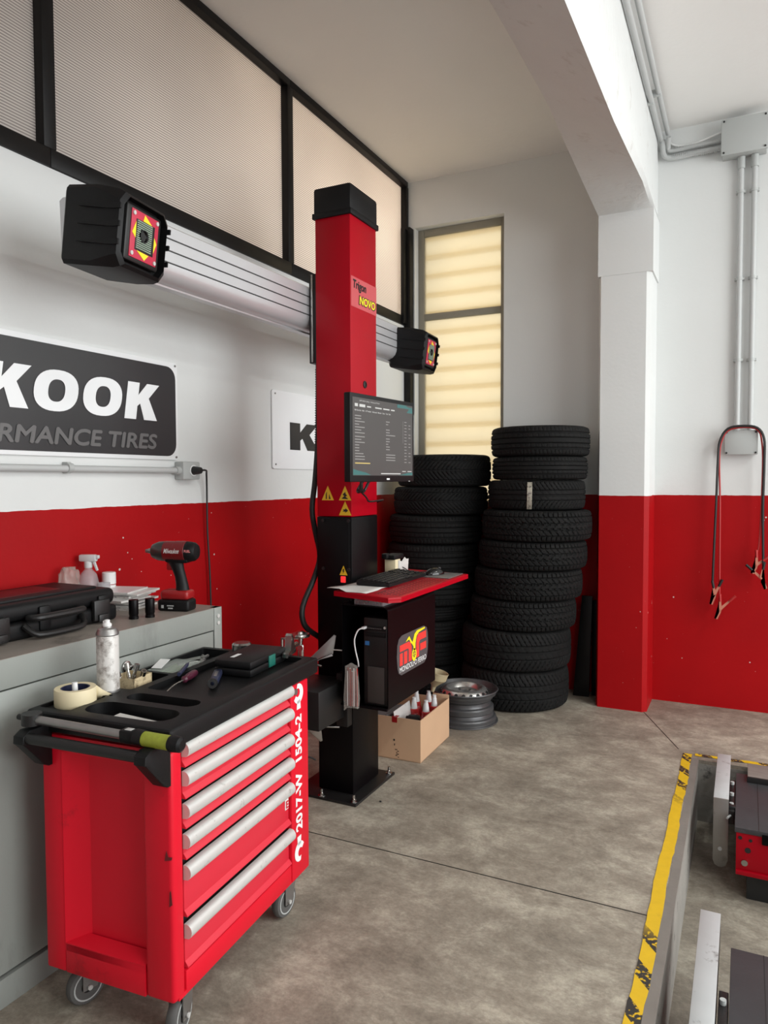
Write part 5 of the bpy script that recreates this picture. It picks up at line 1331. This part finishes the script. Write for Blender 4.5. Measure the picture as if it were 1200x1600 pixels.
for k in range(6): b.box((-.0012, .125+.009*(k % 2), .012+.008*k), (-.0004, .131+.009*(k % 2)+.004*(k % 3), .016+.008*k))
b.box((-.0012, .148, .10), (-.0004, .156, .110)); b.box((-.0012, .148, .075), (-.0004, .152, .085))
cd.part('printed_mark', b, 'ink')
bot_xy = [(-1.659, 3.724), (-1.700, 3.85), (-1.634, 3.876), (-1.576, 3.70), (-1.574, 3.815)]
names = ['front left', 'rear left', 'rear middle', 'front right', 'right, under the funnel']
bt0 = None
for i, (x, y) in enumerate(bot_xy):
    lab = 'red bottle with a clear nozzle cap in the cardboard box, '+names[i]
    if bt0 is None:
        bt0 = Thing('bottle', lab, 'bottle', (x, y, .0045), group='red nozzle bottles in the cardboard box')
        bt0.part('bottle_body', MB().lathe([(0, 0), (.030, 0), (.032, .004), (.032, .165), (.026, .182), (.020, .190)], seg=24), 'redpl')
        bt0.part('screw_cap', MB().lathe([(.0245, .180), (.0250, .183), (.0245, .203), (.020, .206)], seg=24), 'cabred')
        bt0.part('nozzle', MB().lathe([(.019, .205), (.018, .212), (.013, .250), (.011, .252), (.011, .268), (.0, .270)], seg=20), 'pale', label='clear nozzle cap')
    else: dup(bt0.o, T(x, y, .0045), lab)
single('black_pouch', MB().box((-.05, -.035, 0), (.05, .035, .10), .012).box((-.012, -.037, .03), (.006, .037, .103), .002), 'black', 'glossy black pack lying in the near corner of the cardboard box', 'pack', mtx=BM @ T(.075, .075, .118) @ RZ(10), world=False)
b = MB()
for k in range(9): b.box((-.11+.0*k, -.05+.0115*k, .0), (.11, -.046+.0115*k, .21), .001, mtx=RX(-8))
single('grey_folder', b, 'signg', 'ribbed grey plastic sheets leaning inside the left of the cardboard box', 'plastic sheets', mtx=BM @ T(.125, .225, .012), world=False)
single('clear_packaging', MB().box((-.11, -.004, 0), (.11, .0, .25), .001, mtx=RX(-12)), 'alu', 'silvery blister strip leaning beside the grey sheets in the cardboard box', 'packaging', mtx=BM @ T(.122, .112, .008), world=False)
fn = Thing('funnel', 'stained beige plastic funnel leaning over the cardboard box beside the steel wheel', 'funnel', (0, 0, 0), mtx=T(-1.610, 3.875, .272) @ RY(14) @ RX(-6))
fn.part('funnel_cone', MB().lathe([(.008, 0), (.011, .03), (.028, .052), (.052, .075), (.058, .080), (.062, .118), (.065, .122), (.066, .119), (.064, .118), (.060, .080), (.053, .073), (.029, .050), (.013, .03), (.010, 0)], seg=32, closed=True), 'funnel')
# dark boards standing in the corner beside the pillar
single('dark_board', MB().prism([(-1.052, 0), (-.945, 0), (-.925, .70), (-.995, .70)], (0, 5.07, 0), X, Z, -.02, .001), 'frame', 'narrow dark board leaning on the back wall between the tyre stack and the pillar', 'board', (-.98, 5.08, 0))
single('dark_board', MB().box((-.935, 5.12, 0), (-.872, 5.14, .665), .001), 'blackp', 'second dark board in the gap, pushed against the pillar side', 'board', (-.90, 5.13, 0))

# ================================================================== LIFT IN THE PIT
def lift(y0, y1, lab, second=False):
    t = Thing('lift_platform', lab, 'car lift', (.9, (y0+y1)/2, -.33), world=True)
    ztp = .0
    X0 = -.018
    t.part('deck', MB().box((X0, y0, ztp-.022), (3.6, y1, ztp), .002), 'plat')
    b = MB().box((X0+.092, y0, ztp), (X0+.0945, y1, ztp+.0006)); t.part('deck_joint', b, 'ink')
    sd_ = t.part('side_beam', MB().box((X0+.006, y0+.006, -.20), (3.6, y0+.03, ztp-.024), .003).box((X0+.006, y0+.006, -.20), (X0+.02, y1, ztp-.024), .002), 'red', label='red side beam')
    t.part('lower_flange', MB().box((X0+.006, y0-.004, -.205), (3.6, y0+.05, -.185), .003), 'red', sd_)
    t.part('bolt', MB().cyl((X0+.040, y0-.002, -.15), (X0+.040, y0+.006, -.15), .013, seg=16), 'chrome', sd_)
    q = MB()
    for (x, z, r) in ((X0+.022, -.045, .008), (X0+.062, -.050, .007), (X0+.052, -.095, .012)): q.cyl((x, y0+.004, z), (x, y0+.0065, z), r, seg=14)
    each(t, 'hole', q, 'ink', sd_)
    t.part('bearing_block', MB().box((X0+.105, y0-.006, -.055), (X0+.30, y0+.02, -.012), .003), 'blackp')
    t.part('underframe', MB().box((X0+.05, y0+.05, -.33), (3.3, y1-.03, -.2)), 'ink')
    # hinged flap plate at the end
    t.part('hinge_bracket', MB().box((-.046, y0+.18, -.07), (-.020, y0+.56, -.008), .003).box((-.052, y0+.20, -.055), (-.016, y0+.23, .004), .003), 'blackm')
    for yy_ in (y0+.24, y0+.36, y0+.50): t.part('hinge_bolt', MB().cyl((-.034, yy_, -.008), (-.034, yy_, .006), .009, seg=12), 'lgrey')
    return t
t = lift(3.43, 4.075, 'far car lift platform with a dark deck and red side beam sunk in the pit')
t.part('stop_plate', MB().box((-.108, 3.60, .040), (-.045, 4.19, .047), .001), 'galv', label='galvanised end plate')
b = MB().prism([(-.108, .047), (-.045, .047), (-.045, -.235), (-.055, -.262), (-.070, -.27), (-.085, -.27), (-.100, -.262), (-.108, -.24)], (0, 3.600, 0), X, Z, .006, .001)
t.part('stop_plate_skirt', b, mat('worn_plate', (.30, .28, .26), .38, .6, .15, 12, dirt=(.12, .11, .10), ds=12), label='dull front of the end plate')
t.part('bolt', MB().cyl((-.078, 3.592, -.185), (-.078, 3.60, -.185), .009, seg=14).cyl((-.05, 3.575, -.03), (-.035, 3.62, -.03), .005, seg=8), 'galv')
t.part('tail_board', MB().box((.033, 3.98, .002), (1.5, 4.165, .028), .002), 'wood')
t.part('tail_board_edge', MB().box((.030, 3.968, -.02), (1.5, 3.979, .027), .002), 'ink')
t = lift(1.75, 2.528, 'near car lift platform with a dark deck at the lower right corner')
t.part('stop_plate', MB().box((-.115, 1.60, .010), (-.052, 2.682, .017), .001), 'galv', label='pale galvanised end plate')
t.part('stop_plate_lip', MB().box((-.058, 1.62, -.08), (-.052, 2.66, .010), .001), 'blackm')

# hazard tape round the pit
def ragged(p0, p1, w, n, z=.0022, seed=1):
    random.seed(seed); p0 = Vector((*p0, 0)); p1 = Vector((*p1, 0)); d = (p1-p0).normalized(); q_ = Vector((-d.y, d.x, 0)); b = MB(); A = []
    off = 0
    for i in range(n+1):
        if i % 7 == 0: off = random.uniform(-.004, .004)
        c = p0+(p1-p0)*i/n
        A.append((b.bm.verts.new(c+q_*(w/2+off+random.uniform(-.0015, .0015))+Z*z), b.bm.verts.new(c+q_*(-w/2+off+random.uniform(-.0015, .0015))+Z*z)))
    for (a, c) in zip(A, A[1:]): b.bm.faces.new((a[1], c[1], c[0], a[0]))
    return b
o = single('hazard_tape', ragged((-.257, 4.245), (-.257, -.5), .046, 110), 'tape', 'long worn yellow and black hazard tape on the floor along the pit side', 'hazard tape', (0, 0, 0), recalc=False)
o = single('hazard_tape', ragged((-.222, 4.250), (3.0, 4.250), .036, 90, seed=4), 'tape', 'yellow hazard tape strip on the floor along the far edge of the pit', 'hazard tape', (0, 0, 0), recalc=False)
# small debris
for i, (x, y, z, r, l, nm_) in enumerate(((-1.50, 2.98, .004, .006, 'small black pebble on the concrete floor just right of the column base', 'pebble'), (-.12, 2.93, -.326, .012, 'dark leaf shred on the pit floor between the lift platforms', 'leaf_shred'))):
    b = MB().sph((0, 0, 0), r, (1, .8, .6), 8); single(nm_, b, 'ink', l, nm_.replace('_', ' '), (x, y, z), world=False)
bpy.context.view_layer.update()

# ceiling tube lamps over the lift bay (beyond the right edge of the picture)
M['tubeglow'] = emit('lit_tube', (1, 1, .98), 3.0)
for k, (tx, ty) in enumerate(TUBES):
    t = Thing('ceiling_light', ('far', 'middle', 'near')[k]+' white strip light on the ceiling over the lift pit', 'ceiling light', (tx, ty, ZC), world=True)
    t.part('housing', MB().box((tx-.07, ty-.66, 3.70), (tx+.07, ty+.66, ZC), .006), 'white')
    for dx in (-.035, .035): t.part('tube', MB().cyl((tx+dx, ty-.62, 3.685), (tx+dx, ty+.62, 3.685), .013, seg=12), 'tubeglow')
